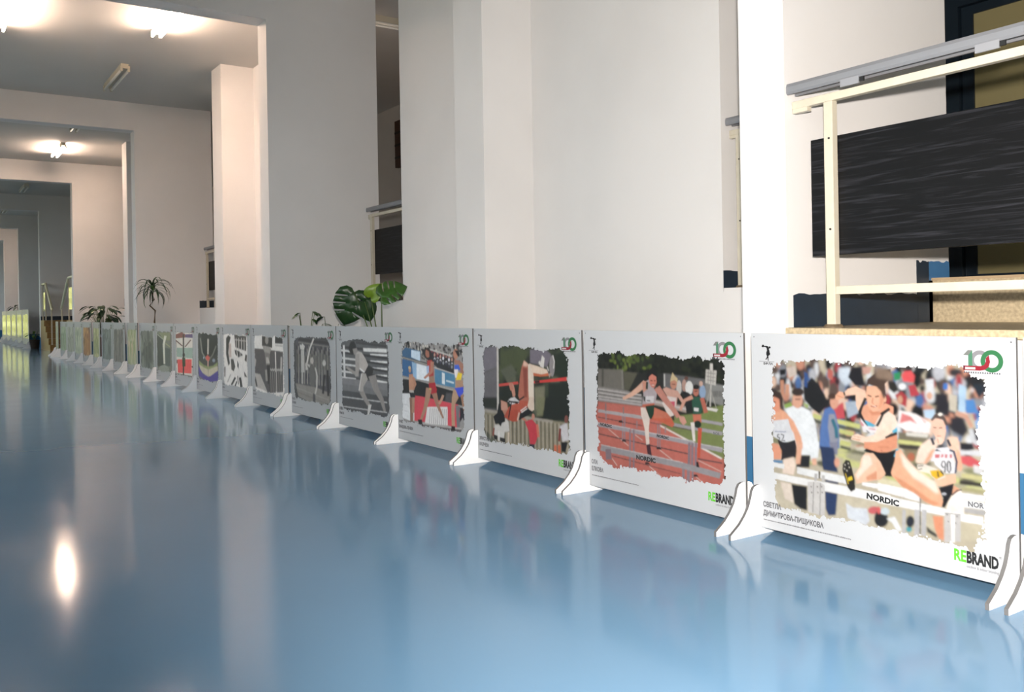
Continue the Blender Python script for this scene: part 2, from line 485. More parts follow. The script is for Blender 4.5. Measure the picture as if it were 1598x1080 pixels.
stair_rail('slim stair handrail sloping down beside the cream cross wall, by the leafy bush', 3.0, PORT[3][1], 1, .85)
stair_rail('slim stair handrail sloping down towards the yellow-green display panels', 3.0, PORT[4][0], -1, .75)

# ------------------------------------------------------------------ ceiling lamps
def lamp(x, y, lit, label, group=None, along=True):
    r = empty('fluorescent_lamp', (x, y, H_C), 0 if along else math.pi / 2)
    L = .62
    v = [(-.05, -L, 0), (.05, -L, 0), (.03, -L, -.06), (-.03, -L, -.06)]
    v += [(a, L, c) for a, _, c in v]
    raw('housing', v, [(0, 1, 2, 3)[::-1], (4, 5, 6, 7), (0, 1, 5, 4), (1, 2, 6, 5), (2, 3, 7, 6), (3, 0, 4, 7)], LAMPW, r)
    for s in (-1, 1):
        MB().tube([(s * .045, -L + .03, -.085), (s * .045, L - .03, -.085)], .016, 8).build('tube', TUBE_ON if lit else TUBE_OFF, r, smooth=True)
        for e in (-1, 1):
            MB().box(s * .045 - .014, s * .045 + .014, e * L - .015, e * L + .015, -.105, 0 - .03).build('tube_holder', LAMPW, r)
    tag(r, label, 'ceiling lamp', group)
lamp(2.42, 10.25, True, 'glowing twin-tube ceiling lamp in front of the cream pier')
lamp(0.87, 10.9, True, 'glowing twin-tube ceiling lamp in the same bay, one row away from the boards')
lamp(2.40, 13.2, False, 'unlit twin-tube ceiling lamp between the cream pier and the next beam')
lamp(2.42, 16.6, False, 'unlit twin-tube ceiling lamp just past the beam, before a glowing lamp')
lamp(2.47, 19.5, True, 'glowing twin-tube ceiling lamp above the leafy bush and cream cross wall')
lamp(2.45, 25.7, False, 'unlit ceiling lamp in the dark bay above the two stair handrails')
lamp(2.45, 31.2, False, 'unlit ceiling lamp in the bay above the yellow-green display panels')
lamp(0.87, 36.2, True, 'glowing ceiling lamp near the far end of the corridor')
lamp(4.95, 9.13, False, 'unlit ceiling lamp set crosswise in the dark side hall', along=False)

# small wall things
fr = empty('notice_case', (XH, 12.6, 3.2)); tag(fr, 'dark brown framed notice case on the back wall of the side hall', 'notice case')
MB().box(-.06, 0, -.35, .35, 0, .75).build('case', mat('case_brown', '#4a2c1c', rough=.6), fr)
for k in range(3):
    MB().box(-.075, -.06, -.33, .33, .14 + k * .2, .17 + k * .2).build('shelf_strip', mat('case_dark', '#2c1a12', rough=.6), fr)
sw = empty('wall_socket', (4.02, PORT[3][0], 1.1)); tag(sw, 'small black wall box on the cream cross wall above the leafy bush', 'switch')
MB().box(-.05, .05, -.03, 0, 0, .16).build('box', BLACKP, sw, bevel=.004); MB().box(-.02, .02, -.038, -.03, .05, .11).build('rocker', GREYP, sw)

# ------------------------------------------------------------------ printed boards
ART = {
 1: [
  ('#e0565a', 3, [(630, 615), (640, 628), (664, 631), (677, 615), (673, 593), (636, 594)]),
  ('#2f8a5a', 3, [(601, 620), (627, 625), (625, 600), (604, 595)]),
  ('#26231f', 4, [(582, 591), (606, 592), (619, 565), (602, 554), (585, 566)]),
  ('#a83a40', 4, [(605, 548), (629, 562), (649, 545), (645, 510), (622, 521)]),
  ('#b6404a', 4, [(653, 582), (676, 587), (692, 554), (662, 546)]),
  ('#eceef2', 3, [(646, 578), (645, 573), (641, 569), (635, 567), (629, 566), (623, 568), (619, 572), (618, 577), (619, 582), (623, 586), (629, 588), (635, 589), (641, 587), (645, 583)]),
  ('#c99a80', 3, [(633, 534), (632, 528), (629, 523), (625, 520), (621, 520), (617, 522), (615, 527), (614, 533), (615, 539), (618, 544), (622, 547), (626, 548), (630, 545), (632, 540)]),
  ('#d4a58c', 3, [(736, 554), (735, 549), (732, 544), (728, 542), (724, 541), (720, 544), (717, 548), (716, 553), (717, 558), (720, 563), (724, 565), (728, 566), (732, 563), (735, 559)]),
  ('#26232a', 5, [(744, 564), (788, 567), (792, 490), (774, 494), (749, 510)]),
  ('#c4bdae', 4, [(791, 564), (818, 563), (814, 509), (791, 513)]),
  ('#aecbe4', 4, [(822, 599), (846, 589), (844, 512), (820, 510)]),
  ('#4f86c6', 4, [(842, 550), (869, 552), (884, 510), (844, 509)]),
  ('#b9d3ea', 4, [(704, 506), (743, 512), (742, 479), (710, 482)]),
  ('#3f75c4', 3, [(773, 596), (788, 597), (786, 576), (772, 578)]),
  ('#d8dce2', 4, [(712, 604), (741, 609), (741, 573), (718, 571)]),
  ('#1f2a36', 3, [(869, 599), (899, 601), (903, 581), (886, 556), (875, 576)]),
  ('#2a2830', 5, [(792, 490), (835, 499), (852, 454), (834, 432), (798, 448)]),
  ('#2c2a33', 5, [(867, 456), (899, 465), (900, 419), (875, 427)]),
  ('#c99a86', 4, [(808, 499), (839, 492), (856, 463), (867, 470), (849, 503), (814, 513)]),
  ('#c9cdd2', 4, [(851, 458), (860, 422), (876, 410), (886, 423), (873, 430), (865, 463)]),
  ('#8fb0d8', 4, [(870, 485), (891, 505), (893, 464), (876, 459)]),
  ('#23242a', 4, [(822, 415), (863, 417), (869, 398), (824, 392)]),
  ('#d6d8de', 4, [(821, 389), (898, 401), (899, 381), (827, 378)]),
  ('#cf5a60', 3, [(822, 373), (857, 377), (895, 359), (889, 349), (850, 344), (823, 352)]),
  ('#d8d8da', 3, [(865, 352), (894, 347), (897, 324), (865, 328)]),
  ('#f4eeee', 4, [(619, 499), (678, 491), (729, 466), (724, 432), (644, 432), (613, 448)]),
  ('#d98080', 3, [(629, 490), (661, 481), (684, 458), (658, 468), (620, 455)]),
  ('#e6b4b2', 3, [(691, 486), (716, 467), (707, 463)]),
  ('#77705e', 4, [(615, 426), (725, 429), (715, 379), (642, 360), (614, 385)]),
  ('#d9d7cf', 3, [(643, 429), (722, 431), (716, 418), (643, 417)]),
  ('#cfd08a', 4, [(613, 388), (698, 389), (700, 401), (615, 401)]),
  ('#3a352f', 4, [(615, 373), (688, 375), (690, 388), (616, 385)]),
  ('#c9c48f', 4, [(825, 306), (898, 306), (901, 320), (827, 321)]),
  ('#38352e', 4, [(818, 285), (897, 286), (899, 299), (821, 299)]),
  ('#a9a47a', 4, [(824, 266), (895, 266), (897, 278), (826, 278)]),
  ('#8a7c62', 5, [(625, 366), (682, 373), (675, 332), (652, 326)]),
  ('#b46a50', 4, [(672, 350), (671, 344), (667, 339), (661, 335), (655, 335), (650, 337), (647, 341), (645, 347), (647, 353), (651, 358), (656, 362), (662, 363), (667, 361), (671, 356)]),
  ('#dfd8b8', 4, [(537, 265), (640, 256), (680, 225), (536, 220)]),
  ('#cfc7b2', 8, [(90, 181), (583, 186), (581, 90), (340, 73), (88, 97)]),
  ('#cac2aa', 8, [(535, 182), (898, 197), (896, 122), (533, 72)]),
  ('#1d1d20', 4, [(240, 548), (278, 589), (310, 560), (333, 527), (344, 494), (308, 457), (268, 481), (243, 507)]),
  ('#c9cc84', 4, [(276, 443), (312, 436), (319, 452), (283, 459)]),
  ('#55584a', 4, [(277, 429), (313, 422), (317, 432), (281, 439)]),
  ('#c9cc84', 4, [(372, 431), (471, 421), (475, 437), (377, 448)]),
  ('#55584a', 4, [(373, 418), (471, 408), (474, 418), (376, 428)]),
  ('#c9cc84', 4, [(383, 399), (444, 392), (449, 408), (388, 415)]),
  ('#55584a', 4, [(384, 385), (445, 379), (448, 389), (387, 395)]),
  ('#c9cc84', 4, [(390, 360), (432, 355), (437, 371), (395, 376)]),
  ('#55584a', 4, [(391, 346), (432, 341), (436, 351), (394, 356)]),
  ('#8fae5a', 4, [(153, 479), (184, 492), (192, 475), (157, 465)]),
  ('#9cb562', 4, [(239, 493), (264, 488), (255, 473)]),
  ('#d4c6bc', 4, [(165, 618), (204, 627), (212, 595), (177, 580)]),
  ('#c78f74', 3, [(136, 570), (139, 513), (156, 515), (153, 572)]),
  ('#d09a80', 3, [(160, 557), (159, 515), (177, 516), (178, 558)]),
  ('#1b1b20', 4, [(134, 609), (165, 614), (160, 593), (138, 588)]),
  ('#33548f', 4, [(245, 608), (262, 601), (257, 549), (244, 555)]),
  ('#c26a60', 4, [(347, 623), (367, 617), (366, 583), (346, 592)]),
  ('#cfdcea', 5, [(390, 628), (436, 633), (450, 591), (419, 566), (389, 595)]),
  ('#1d1a20', 4, [(443, 634), (481, 635), (494, 571), (457, 569), (428, 597)]),
  ('#c99c90', 4, [(484, 636), (521, 637), (513, 614), (487, 610)]),
  ('#c9545c', 4, [(368, 486), (407, 509), (413, 453), (379, 447)]),
  ('#a9b8c9', 4, [(415, 510), (464, 517), (470, 478), (425, 454)]),
  ('#16161a', 3, [(411, 529), (458, 536), (456, 523), (415, 520)]),
  ('#eef3f8', 2, [(162, 464), (196, 479), (234, 478), (267, 467), (289, 428), (305, 334), (206, 322), (182, 389)]),
  ('#eef3f8', 2, [(206, 346), (306, 357), (299, 301), (272, 289), (264, 304), (222, 299)]),
  ('#e0ab92', 2, [(237, 503), (235, 489), (228, 478), (219, 471), (208, 471), (199, 476), (192, 486), (190, 499), (193, 513), (200, 524), (209, 531), (220, 532), (229, 526), (235, 516)]),
  ('#3a2e2a', 3, [(244, 533), (241, 526), (234, 521), (222, 517), (210, 516), (199, 518), (191, 523), (188, 529), (191, 536), (199, 541), (211, 545), (223, 546), (234, 544), (242, 539)]),
  ('#7a5044', 2, [(203, 501), (227, 503), (227, 508), (203, 506)]),
  ('#eab59c', 2, [(273, 294), (274, 270), (292, 273), (292, 297)]),
  ('#26262a', 2, [(224, 299), (266, 304), (261, 259), (200, 253)]),
  ('#1e1e22', 2, [(180, 187), (249, 188), (248, 101), (218, 102), (191, 115)]),
  ('#eeb090', 2, [(101, 449), (131, 463), (155, 454), (195, 422), (228, 366), (233, 325), (208, 322), (194, 377), (178, 396), (100, 413)]),
  ('#e59c80', 2, [(100, 507), (128, 504), (138, 485), (131, 452), (106, 446), (99, 467)]),
  ('#3d2d28', 2, [(101, 529), (137, 527), (149, 500), (145, 467), (133, 470), (132, 498), (101, 511)]),
  ('#6a3a30', 1, [(101, 483), (114, 484), (114, 488), (102, 488)]),
  ('#e3e6ec', 1, [(100, 415), (170, 427), (182, 393), (197, 352), (150, 336), (99, 356)]),
  ('#33323a', 0, [(128, 368), (118, 364), (118, 353), (127, 352), (127, 346), (120, 345), (120, 342), (130, 344), (131, 355), (122, 356), (122, 363), (129, 364)]),
  ('#33323a', 0, [(135, 365), (147, 364), (144, 354), (136, 343), (155, 343), (155, 347), (139, 345), (148, 353), (151, 366), (136, 369)]),
  ('#8089a8', 0, [(107, 373), (160, 377), (160, 380), (107, 376)]),
  ('#2a262b', 1, [(122, 336), (200, 345), (209, 311), (201, 289), (134, 269), (139, 306)]),
  ('#2a262b', 1, [(120, 345), (155, 336), (199, 353), (208, 322), (132, 313)]),
  ('#e8a184', 2, [(93, 329), (122, 329), (137, 305), (134, 273), (96, 268)]),
  ('#eeb79a', 2, [(209, 347), (205, 304), (200, 265), (220, 266), (227, 305), (233, 348)]),
  ('#f3dfd0', 2, [(145, 274), (193, 289), (201, 257), (190, 222), (140, 222)]),
  ('#eadccf', 4, [(130, 187), (178, 187), (189, 118), (150, 126)]),
  ('#4d86b5', 2, [(95, 266), (142, 269), (142, 258), (95, 256)]),
  ('#5a7ab5', 2, [(330, 478), (356, 488), (373, 473), (388, 417), (389, 344), (305, 334), (309, 396), (320, 444)]),
  ('#9a9cab', 3, [(348, 461), (371, 464), (386, 404), (385, 370), (353, 340), (343, 416)]),
  ('#2f6f85', 2, [(355, 442), (369, 411), (372, 378), (386, 381), (383, 415), (368, 448)]),
  ('#dca48c', 2, [(389, 508), (387, 497), (382, 488), (374, 483), (366, 482), (359, 486), (355, 494), (353, 505), (355, 516), (360, 524), (367, 530), (375, 530), (382, 526), (387, 518)]),
  ('#4a352c', 2, [(380, 527), (378, 522), (373, 518), (366, 516), (359, 515), (352, 517), (347, 520), (345, 525), (347, 529), (352, 533), (359, 536), (367, 537), (374, 535), (378, 532)]),
  ('#5a7ab5', 2, [(306, 357), (346, 362), (341, 341), (310, 344)]),
  ('#83859a', 3, [(346, 362), (385, 366), (380, 319), (361, 323)]),
  ('#2c3a5c', 2, [(308, 343), (365, 344), (381, 258), (320, 258)]),
  ('#2e4068', 2, [(326, 184), (378, 183), (369, 106), (339, 99), (327, 122)]),
  ('#2e4068', 2, [(327, 225), (382, 225), (382, 217), (327, 217)]),
  ('#e3a68e', 2, [(388, 295), (387, 287), (384, 281), (380, 277), (375, 276), (371, 279), (368, 285), (367, 292), (368, 299), (371, 305), (376, 309), (380, 310), (385, 307), (388, 302)]),
  ('#f0f2f4', 1, [(91, 257), (149, 256), (148, 239), (91, 240)]),
  ('#eef0f2', 1, [(207, 254), (300, 251), (300, 225), (206, 230)]),
  ('#eef0f2', 1, [(309, 252), (409, 249), (415, 223), (308, 228)]),
  ('#f2f2f3', 1, [(477, 239), (584, 245), (583, 224), (476, 228)]),
  ('#f2f2f3', 1, [(536, 246), (640, 242), (686, 226), (686, 207), (536, 220)]),
  ('#f6f7f8', 1, [(88, 219), (191, 217), (303, 216), (302, 192), (191, 192), (88, 196)]),
  ('#f6f7f8', 1, [(302, 216), (458, 214), (583, 211), (583, 181), (457, 183), (308, 184)]),
  ('#f4f5f6', 1, [(536, 209), (769, 200), (830, 194), (892, 196), (892, 171), (820, 170), (768, 177), (535, 178)]),
  ('#d6d4d2', 1, [(252, 206), (287, 213), (307, 212), (325, 205), (324, 93), (252, 96)]),
  ('#8d8b8a', 0, [(277, 209), (271, 98), (274, 98), (280, 210)]),
  ('#a3a1a0', 0, [(305, 210), (301, 93), (305, 94), (309, 210)]),
  ('#5a5550', 0, [(300, 251), (307, 251), (306, 226), (300, 225)]),
  ('#c3c2c0', 0, [(313, 239), (313, 215), (325, 216), (326, 240)]),
  ('#bab9b8', 0, [(283, 241), (281, 213), (293, 215), (295, 242)]),
  ('#4e4a48', 0, [(270, 191), (270, 190), (269, 189), (268, 188), (267, 188), (266, 188), (266, 189), (265, 190), (266, 191), (266, 192), (267, 193), (269, 193), (269, 193), (270, 192)]),
  ('#4e4a48', 0, [(272, 170), (272, 169), (271, 168), (270, 167), (269, 167), (268, 168), (267, 169), (267, 170), (267, 171), (268, 172), (269, 173), (270, 173), (271, 172), (272, 172)]),
  ('#4e4a48', 0, [(297, 195), (297, 194), (296, 193), (295, 192), (294, 192), (293, 192), (292, 193), (292, 194), (292, 196), (293, 197), (294, 197), (295, 197), (296, 197), (297, 196)]),
  ('#4e4a48', 0, [(299, 175), (298, 174), (298, 172), (297, 172), (295, 172), (295, 172), (294, 173), (294, 174), (294, 175), (295, 176), (296, 177), (297, 177), (298, 177), (298, 176)]),
  ('#4e4a48', 0, [(315, 198), (315, 197), (314, 196), (313, 195), (312, 195), (311, 195), (310, 196), (310, 197), (311, 198), (311, 199), (312, 200), (313, 200), (314, 200), (315, 199)]),
  ('#4e4a48', 0, [(317, 178), (316, 176), (316, 175), (315, 175), (314, 175), (313, 175), (312, 176), (312, 177), (312, 178), (313, 179), (314, 180), (315, 180), (316, 180), (316, 179)]),
  ('#cfccca', 1, [(770, 186), (790, 189), (790, 97), (766, 92)]),
  ('#fbfaf8', 1, [(790, 189), (803, 189), (802, 99), (790, 97)]),
  ('#c9c7c6', 1, [(803, 189), (822, 190), (820, 106), (802, 102)]),
  ('#77736f', 0, [(770, 185), (822, 189), (822, 191), (770, 187)]),
  ('#4c4846', 0, [(780, 183), (780, 182), (779, 181), (778, 180), (777, 180), (776, 180), (776, 181), (776, 182), (776, 183), (776, 184), (777, 185), (778, 185), (779, 185), (780, 184)]),
  ('#4c4846', 0, [(812, 183), (812, 182), (811, 181), (810, 180), (809, 180), (809, 180), (808, 181), (808, 182), (808, 183), (809, 184), (809, 185), (810, 185), (811, 185), (812, 184)]),
  ('#4c4846', 0, [(784, 161), (784, 160), (783, 159), (782, 159), (781, 158), (781, 159), (780, 159), (780, 160), (780, 162), (781, 163), (782, 163), (782, 163), (783, 163), (784, 162)]),
  ('#4c4846', 0, [(807, 161), (807, 160), (806, 159), (805, 159), (804, 158), (804, 159), (803, 159), (803, 160), (803, 161), (804, 162), (805, 163), (806, 163), (806, 163), (807, 162)]),
  ('#c2c2c4', 1, [(625, 172), (637, 171), (634, 83), (622, 85)]),
  ('#c2c2c4', 1, [(668, 180), (685, 180), (682, 93), (665, 94)]),
  ('#c2c2c4', 1, [(693, 184), (709, 184), (706, 98), (690, 99)]),
  ('#6a6a6e', 0, [(687, 220), (684, 102), (688, 103), (690, 220)]),
  ('#eef0f2', 1, [(825, 259), (899, 261), (898, 242), (831, 241)]),
  ('#e6e8ea', 1, [(832, 240), (898, 240), (898, 217), (833, 215)]),
  ('#b5b4b4', 1, [(834, 213), (898, 215), (898, 201), (833, 200)]),
  ('#dfe6f0', 4, [(411, 156), (441, 145), (493, 151), (503, 111), (488, 92), (418, 105)]),
  ('#d46a6e', 3, [(543, 154), (540, 148), (534, 142), (525, 138), (515, 136), (506, 137), (500, 140), (498, 146), (500, 152), (507, 158), (516, 162), (526, 164), (534, 163), (540, 159)]),
  ('#232326', 4, [(572, 133), (569, 121), (562, 110), (552, 103), (540, 101), (530, 104), (523, 112), (521, 124), (524, 136), (531, 147), (541, 154), (553, 156), (563, 152), (570, 144)]),
  ('#cfdde6', 3, [(579, 157), (577, 151), (572, 145), (565, 142), (557, 140), (550, 141), (545, 145), (544, 150), (545, 156), (550, 162), (558, 165), (565, 167), (572, 165), (577, 162)]),
  ('#232429', 4, [(573, 125), (570, 115), (563, 106), (553, 100), (542, 98), (532, 100), (526, 106), (523, 115), (526, 125), (533, 134), (543, 140), (554, 142), (564, 139), (571, 133)]),
  ('#eef2f6', 3, [(566, 130), (597, 143), (622, 103), (607, 93), (587, 121)]),
  ('#4ba3b0', 2, [(658, 113), (657, 108), (654, 105), (650, 102), (645, 101), (641, 102), (638, 105), (637, 109), (638, 113), (641, 117), (645, 119), (650, 120), (655, 119), (657, 117)]),
  ('#2b2f3a', 3, [(667, 139), (665, 130), (661, 123), (655, 118), (649, 117), (643, 119), (639, 125), (637, 134), (639, 142), (643, 150), (649, 155), (656, 156), (662, 153), (666, 147)]),
  ('#d66', 2, [(545, 155), (545, 149), (543, 144), (540, 141), (536, 141), (534, 142), (532, 147), (531, 152), (532, 158), (534, 163), (537, 166), (540, 166), (543, 164), (545, 160)]),
  ('#3c3c3a', 3, [(709, 132), (723, 122), (745, 112), (742, 102), (710, 114)]),
  ('#e8e8ee', 1, [(730, 414), (744, 388), (785, 396), (803, 380), (811, 355), (727, 344)]),
  ('#1b2030', 1, [(721, 344), (737, 368), (740, 383), (728, 379), (714, 340)]),
  ('#e9e9ee', 1, [(730, 373), (803, 388), (810, 317), (777, 312), (740, 335)]),
  ('#f4ddcd', 2, [(694, 393), (719, 413), (743, 412), (753, 402), (740, 382), (717, 342), (675, 337)]),
  ('#f4ddcd', 2, [(686, 380), (744, 387), (727, 351), (708, 332), (675, 332)]),
  ('#e2a98a', 2, [(728, 379), (741, 386), (727, 354), (711, 334), (701, 333)]),
  ('#f0cdb6', 2, [(784, 426), (816, 431), (822, 410), (821, 356), (805, 354), (800, 389), (785, 396)]),
  ('#e9b496', 2, [(811, 395), (822, 387), (830, 338), (824, 324), (812, 330)]),
  ('#eec3ae', 1, [(731, 475), (755, 485), (777, 475), (779, 446), (772, 413), (747, 416), (734, 442)]),
  ('#5a4a45', 1, [(729, 478), (742, 496), (762, 502), (777, 488), (786, 465), (777, 464), (769, 481), (745, 484), (733, 473)]),
  ('#f4efe8', 1, [(768, 498), (768, 495), (765, 494), (762, 492), (759, 492), (756, 493), (754, 494), (753, 496), (754, 498), (756, 500), (759, 502), (763, 502), (766, 501), (768, 500)]),
  ('#4a3028', 1, [(737, 452), (747, 452), (748, 455), (737, 455)]),
  ('#4a3028', 1, [(756, 452), (767, 454), (767, 457), (756, 455)]),
  ('#b06a5c', 1, [(749, 425), (762, 428), (762, 430), (749, 428)]),
  ('#f0d0bd', 1, [(771, 415), (769, 409), (765, 404), (759, 401), (753, 401), (747, 402), (743, 406), (742, 412), (743, 417), (747, 422), (753, 425), (760, 426), (765, 424), (769, 420)]),
  ('#c98a74', 1, [(749, 419), (752, 404), (755, 405), (752, 420)]),
  ('#23283a', 1, [(726, 417), (734, 396), (742, 400), (734, 420)]),
  ('#23283a', 1, [(780, 418), (789, 398), (796, 402), (787, 422)]),
  ('#262d55', 1, [(788, 384), (800, 383), (809, 353), (804, 316), (810, 317), (815, 354), (806, 387), (790, 390)]),
  ('#23283a', 1, [(740, 379), (748, 386), (761, 380)]),
  ('#cf7078', 1, [(741, 368), (749, 369), (749, 358), (741, 356)]),
  ('#cf7078', 1, [(749, 369), (757, 370), (756, 359), (749, 357)]),
  ('#cf7078', 1, [(762, 370), (769, 372), (769, 364), (761, 359)]),
  ('#cf7078', 1, [(774, 372), (782, 373), (781, 362), (774, 360)]),
  ('#cf7078', 1, [(790, 374), (797, 375), (797, 364), (790, 362)]),
  ('#26262a', 0, [(772, 334), (768, 331), (764, 338), (767, 348), (771, 349), (773, 342), (771, 315), (775, 315), (777, 343), (773, 352), (764, 350), (760, 337), (765, 328), (773, 330)]),
  ('#26262a', 0, [(783, 353), (779, 343), (780, 322), (787, 314), (794, 325), (793, 348), (787, 355), (784, 351), (789, 347), (790, 325), (786, 318), (784, 323), (784, 343), (787, 352)]),
  ('#ecc3a6', 1, [(734, 295), (808, 315), (809, 287), (770, 269), (745, 270)]),
  ('#1e1b20', 1, [(751, 263), (801, 284), (797, 253), (776, 214), (770, 203), (761, 204), (766, 233)]),
  ('#b9bcc4', 1, [(778, 248), (777, 246), (774, 244), (771, 242), (768, 242), (764, 242), (762, 243), (761, 245), (762, 247), (764, 249), (768, 250), (771, 251), (775, 250), (777, 249)]),
  ('#e0a888', 1, [(801, 279), (825, 267), (794, 244)]),
  ('#faf0e8', 1, [(799, 250), (825, 267), (833, 232), (833, 194), (787, 192), (775, 202), (783, 225)]),
  ('#23202a', 1, [(797, 245), (814, 263), (827, 266), (826, 270), (812, 266), (794, 248)]),
  ('#e59a78', 2, [(730, 170), (765, 174), (766, 98), (748, 102), (736, 131)]),
  ('#f2cdb4', 1, [(411, 543), (427, 557), (459, 567), (495, 555), (500, 523), (468, 478), (458, 503), (457, 538), (416, 532)]),
  ('#efb596', 1, [(376, 530), (392, 545), (411, 543), (414, 528), (388, 514), (376, 517)]),
  ('#26201f', 0, [(408, 543), (411, 532), (417, 534), (414, 545)]),
  ('#c98060', 1, [(382, 529), (407, 523), (408, 525), (383, 532)]),
  ('#e8a98a', 1, [(485, 499), (504, 513), (521, 486), (546, 488), (568, 518), (599, 508), (598, 464), (535, 435), (495, 444), (477, 472)]),
  ('#d58f70', 3, [(507, 488), (546, 488), (557, 479), (517, 472)]),
  ('#eeb899', 1, [(501, 571), (530, 573), (560, 569), (570, 538), (563, 512), (545, 489), (523, 485), (504, 504), (497, 539)]),
  ('#dd9c7c', 3, [(551, 555), (568, 531), (557, 505), (543, 494), (549, 520)]),
  ('#5b3328', 0, [(503, 538), (518, 534), (519, 538), (505, 542)]),
  ('#5b3328', 0, [(532, 534), (547, 538), (546, 542), (531, 538)]),
  ('#c98468', 1, [(522, 533), (518, 514), (526, 510), (528, 513), (522, 515), (526, 532)]),
  ('#9a3f38', 0, [(514, 502), (526, 500), (539, 504), (538, 508), (526, 504), (516, 506)]),
  ('#f4eae0', 0, [(519, 503), (535, 503), (535, 505), (519, 504)]),
  ('#eeb899', 1, [(574, 531), (573, 527), (572, 523), (570, 521), (568, 520), (566, 522), (564, 526), (564, 531), (565, 536), (566, 539), (568, 542), (570, 542), (572, 540), (573, 536)]),
  ('#4d3b33', 1, [(498, 565), (504, 594), (527, 612), (552, 626), (591, 634), (591, 605), (569, 582), (572, 541), (563, 550), (555, 570), (530, 573), (509, 577)]),
  ('#8a7565', 5, [(537, 639), (575, 633), (601, 617), (599, 593), (564, 598), (536, 601)]),
  ('#4d3b33', 2, [(539, 588), (560, 574), (571, 539), (564, 531), (553, 557), (539, 569)]),
  ('#f6e0d0', 1, [(526, 439), (548, 474), (580, 491), (604, 479), (613, 454), (596, 426), (561, 398), (532, 382)]),
  ('#f5dcc8', 1, [(435, 381), (441, 395), (461, 404), (494, 396), (534, 410), (574, 439), (591, 457), (590, 409), (534, 383), (494, 373), (457, 378)]),
  ('#d9997c', 1, [(440, 383), (472, 382), (472, 385), (441, 386)]),
  ('#e0a88c', 1, [(446, 392), (476, 391), (476, 393), (447, 395)]),
  ('#1f1c1f', 1, [(491, 531), (466, 481), (480, 450), (502, 429), (510, 436), (489, 456), (476, 481), (501, 528)]),
  ('#5ab4d4', 1, [(488, 455), (510, 449), (535, 438), (506, 430)]),
  ('#e9e6ea', 1, [(474, 460), (499, 434), (538, 433), (531, 414), (484, 412)]),
  ('#cf8a94', 1, [(477, 449), (488, 437), (484, 430), (475, 439)]),
  ('#d7a0aa', 1, [(505, 424), (531, 423), (531, 428), (506, 428)]),
  ('#4a4a50', 0, [(496, 417), (508, 411), (510, 413), (497, 420)]),
  ('#1f1c1f', 1, [(541, 436), (552, 454), (564, 479), (588, 497), (582, 503), (557, 483), (543, 457), (532, 439)]),
  ('#1f1c1f', 1, [(553, 477), (587, 498), (583, 504), (550, 483)]),
  ('#1d1b1e', 1, [(567, 405), (610, 427), (611, 416), (573, 400)]),
  ('#5ab4d4', 1, [(592, 427), (611, 441), (612, 427), (597, 421)]),
  ('#1d1b1e', 1, [(566, 403), (591, 420), (590, 406), (569, 399)]),
  ('#e39c7c', 1, [(488, 372), (534, 383), (590, 408), (590, 368), (485, 356)]),
  ('#e39c7c', 1, [(535, 382), (573, 400), (611, 417), (610, 373), (574, 354), (535, 347)]),
  ('#e39c7c', 1, [(486, 378), (590, 390), (589, 359), (551, 349), (492, 355)]),
  ('#c27c60', 2, [(539, 365), (581, 370), (581, 373), (539, 368)]),
  ('#b9735a', 1, [(549, 356), (556, 354), (557, 357), (550, 359)]),
  ('#1c1a1d', 1, [(485, 347), (494, 357), (551, 348), (589, 358), (588, 275), (563, 273), (548, 321), (526, 340)]),
  ('#1c1a1d', 1, [(535, 349), (574, 353), (614, 371), (599, 325), (583, 279), (566, 272), (534, 323)]),
  ('#5ab4d4', 1, [(608, 370), (597, 342), (608, 340), (619, 367)]),
  ('#f0c8ac', 1, [(491, 342), (522, 344), (547, 319), (566, 282), (547, 260), (517, 250), (480, 239), (454, 229), (447, 260), (467, 287), (474, 318)]),
  ('#f8e6d6', 3, [(482, 332), (508, 335), (518, 307), (481, 273), (458, 243), (453, 262), (474, 291)]),
  ('#dd9c7c', 3, [(492, 258), (532, 286), (564, 281), (547, 260), (495, 247)]),
  ('#efc0a2', 1, [(533, 323), (565, 278), (533, 254)]),
  ('#2a2622', 1, [(401, 290), (414, 308), (430, 306), (439, 277), (448, 242), (449, 209), (433, 199), (420, 211), (409, 242), (400, 268)]),
  ('#e8cf3a', 0, [(421, 246), (437, 254), (440, 242), (422, 234)]),
  ('#d8b83a', 0, [(410, 259), (420, 224), (424, 225), (413, 260)]),
  ('#c9c4b8', 0, [(413, 290), (413, 288), (412, 287), (411, 286), (410, 286), (409, 287), (408, 288), (408, 289), (408, 290), (409, 291), (410, 292), (411, 292), (412, 292), (413, 291)]),
  ('#c9c4b8', 0, [(426, 296), (426, 295), (425, 294), (424, 293), (423, 293), (422, 293), (421, 294), (421, 296), (421, 297), (422, 298), (423, 299), (424, 299), (425, 299), (426, 298)]),
  ('#c9c4b8', 0, [(411, 276), (410, 275), (410, 273), (409, 273), (407, 273), (406, 273), (406, 274), (405, 275), (406, 277), (406, 278), (408, 278), (409, 279), (410, 278), (411, 277)]),
  ('#c9c4b8', 0, [(430, 284), (430, 282), (429, 281), (428, 280), (427, 280), (425, 281), (425, 282), (425, 283), (425, 284), (426, 285), (427, 286), (428, 286), (429, 286), (430, 285)]),
  ('#c9c4b8', 0, [(420, 271), (420, 269), (419, 268), (418, 267), (417, 267), (416, 268), (415, 269), (415, 270), (415, 271), (416, 272), (417, 273), (418, 273), (419, 273), (420, 272)]),
  ('#efb593', 1, [(605, 361), (622, 370), (642, 343), (681, 308), (726, 284), (754, 258), (765, 221), (760, 204), (737, 203), (705, 210), (673, 233), (627, 247), (590, 276), (586, 288), (600, 327)]),
  ('#f9eadb', 5, [(619, 364), (642, 340), (684, 306), (739, 280), (753, 249), (744, 242), (713, 261), (667, 282), (631, 317)]),
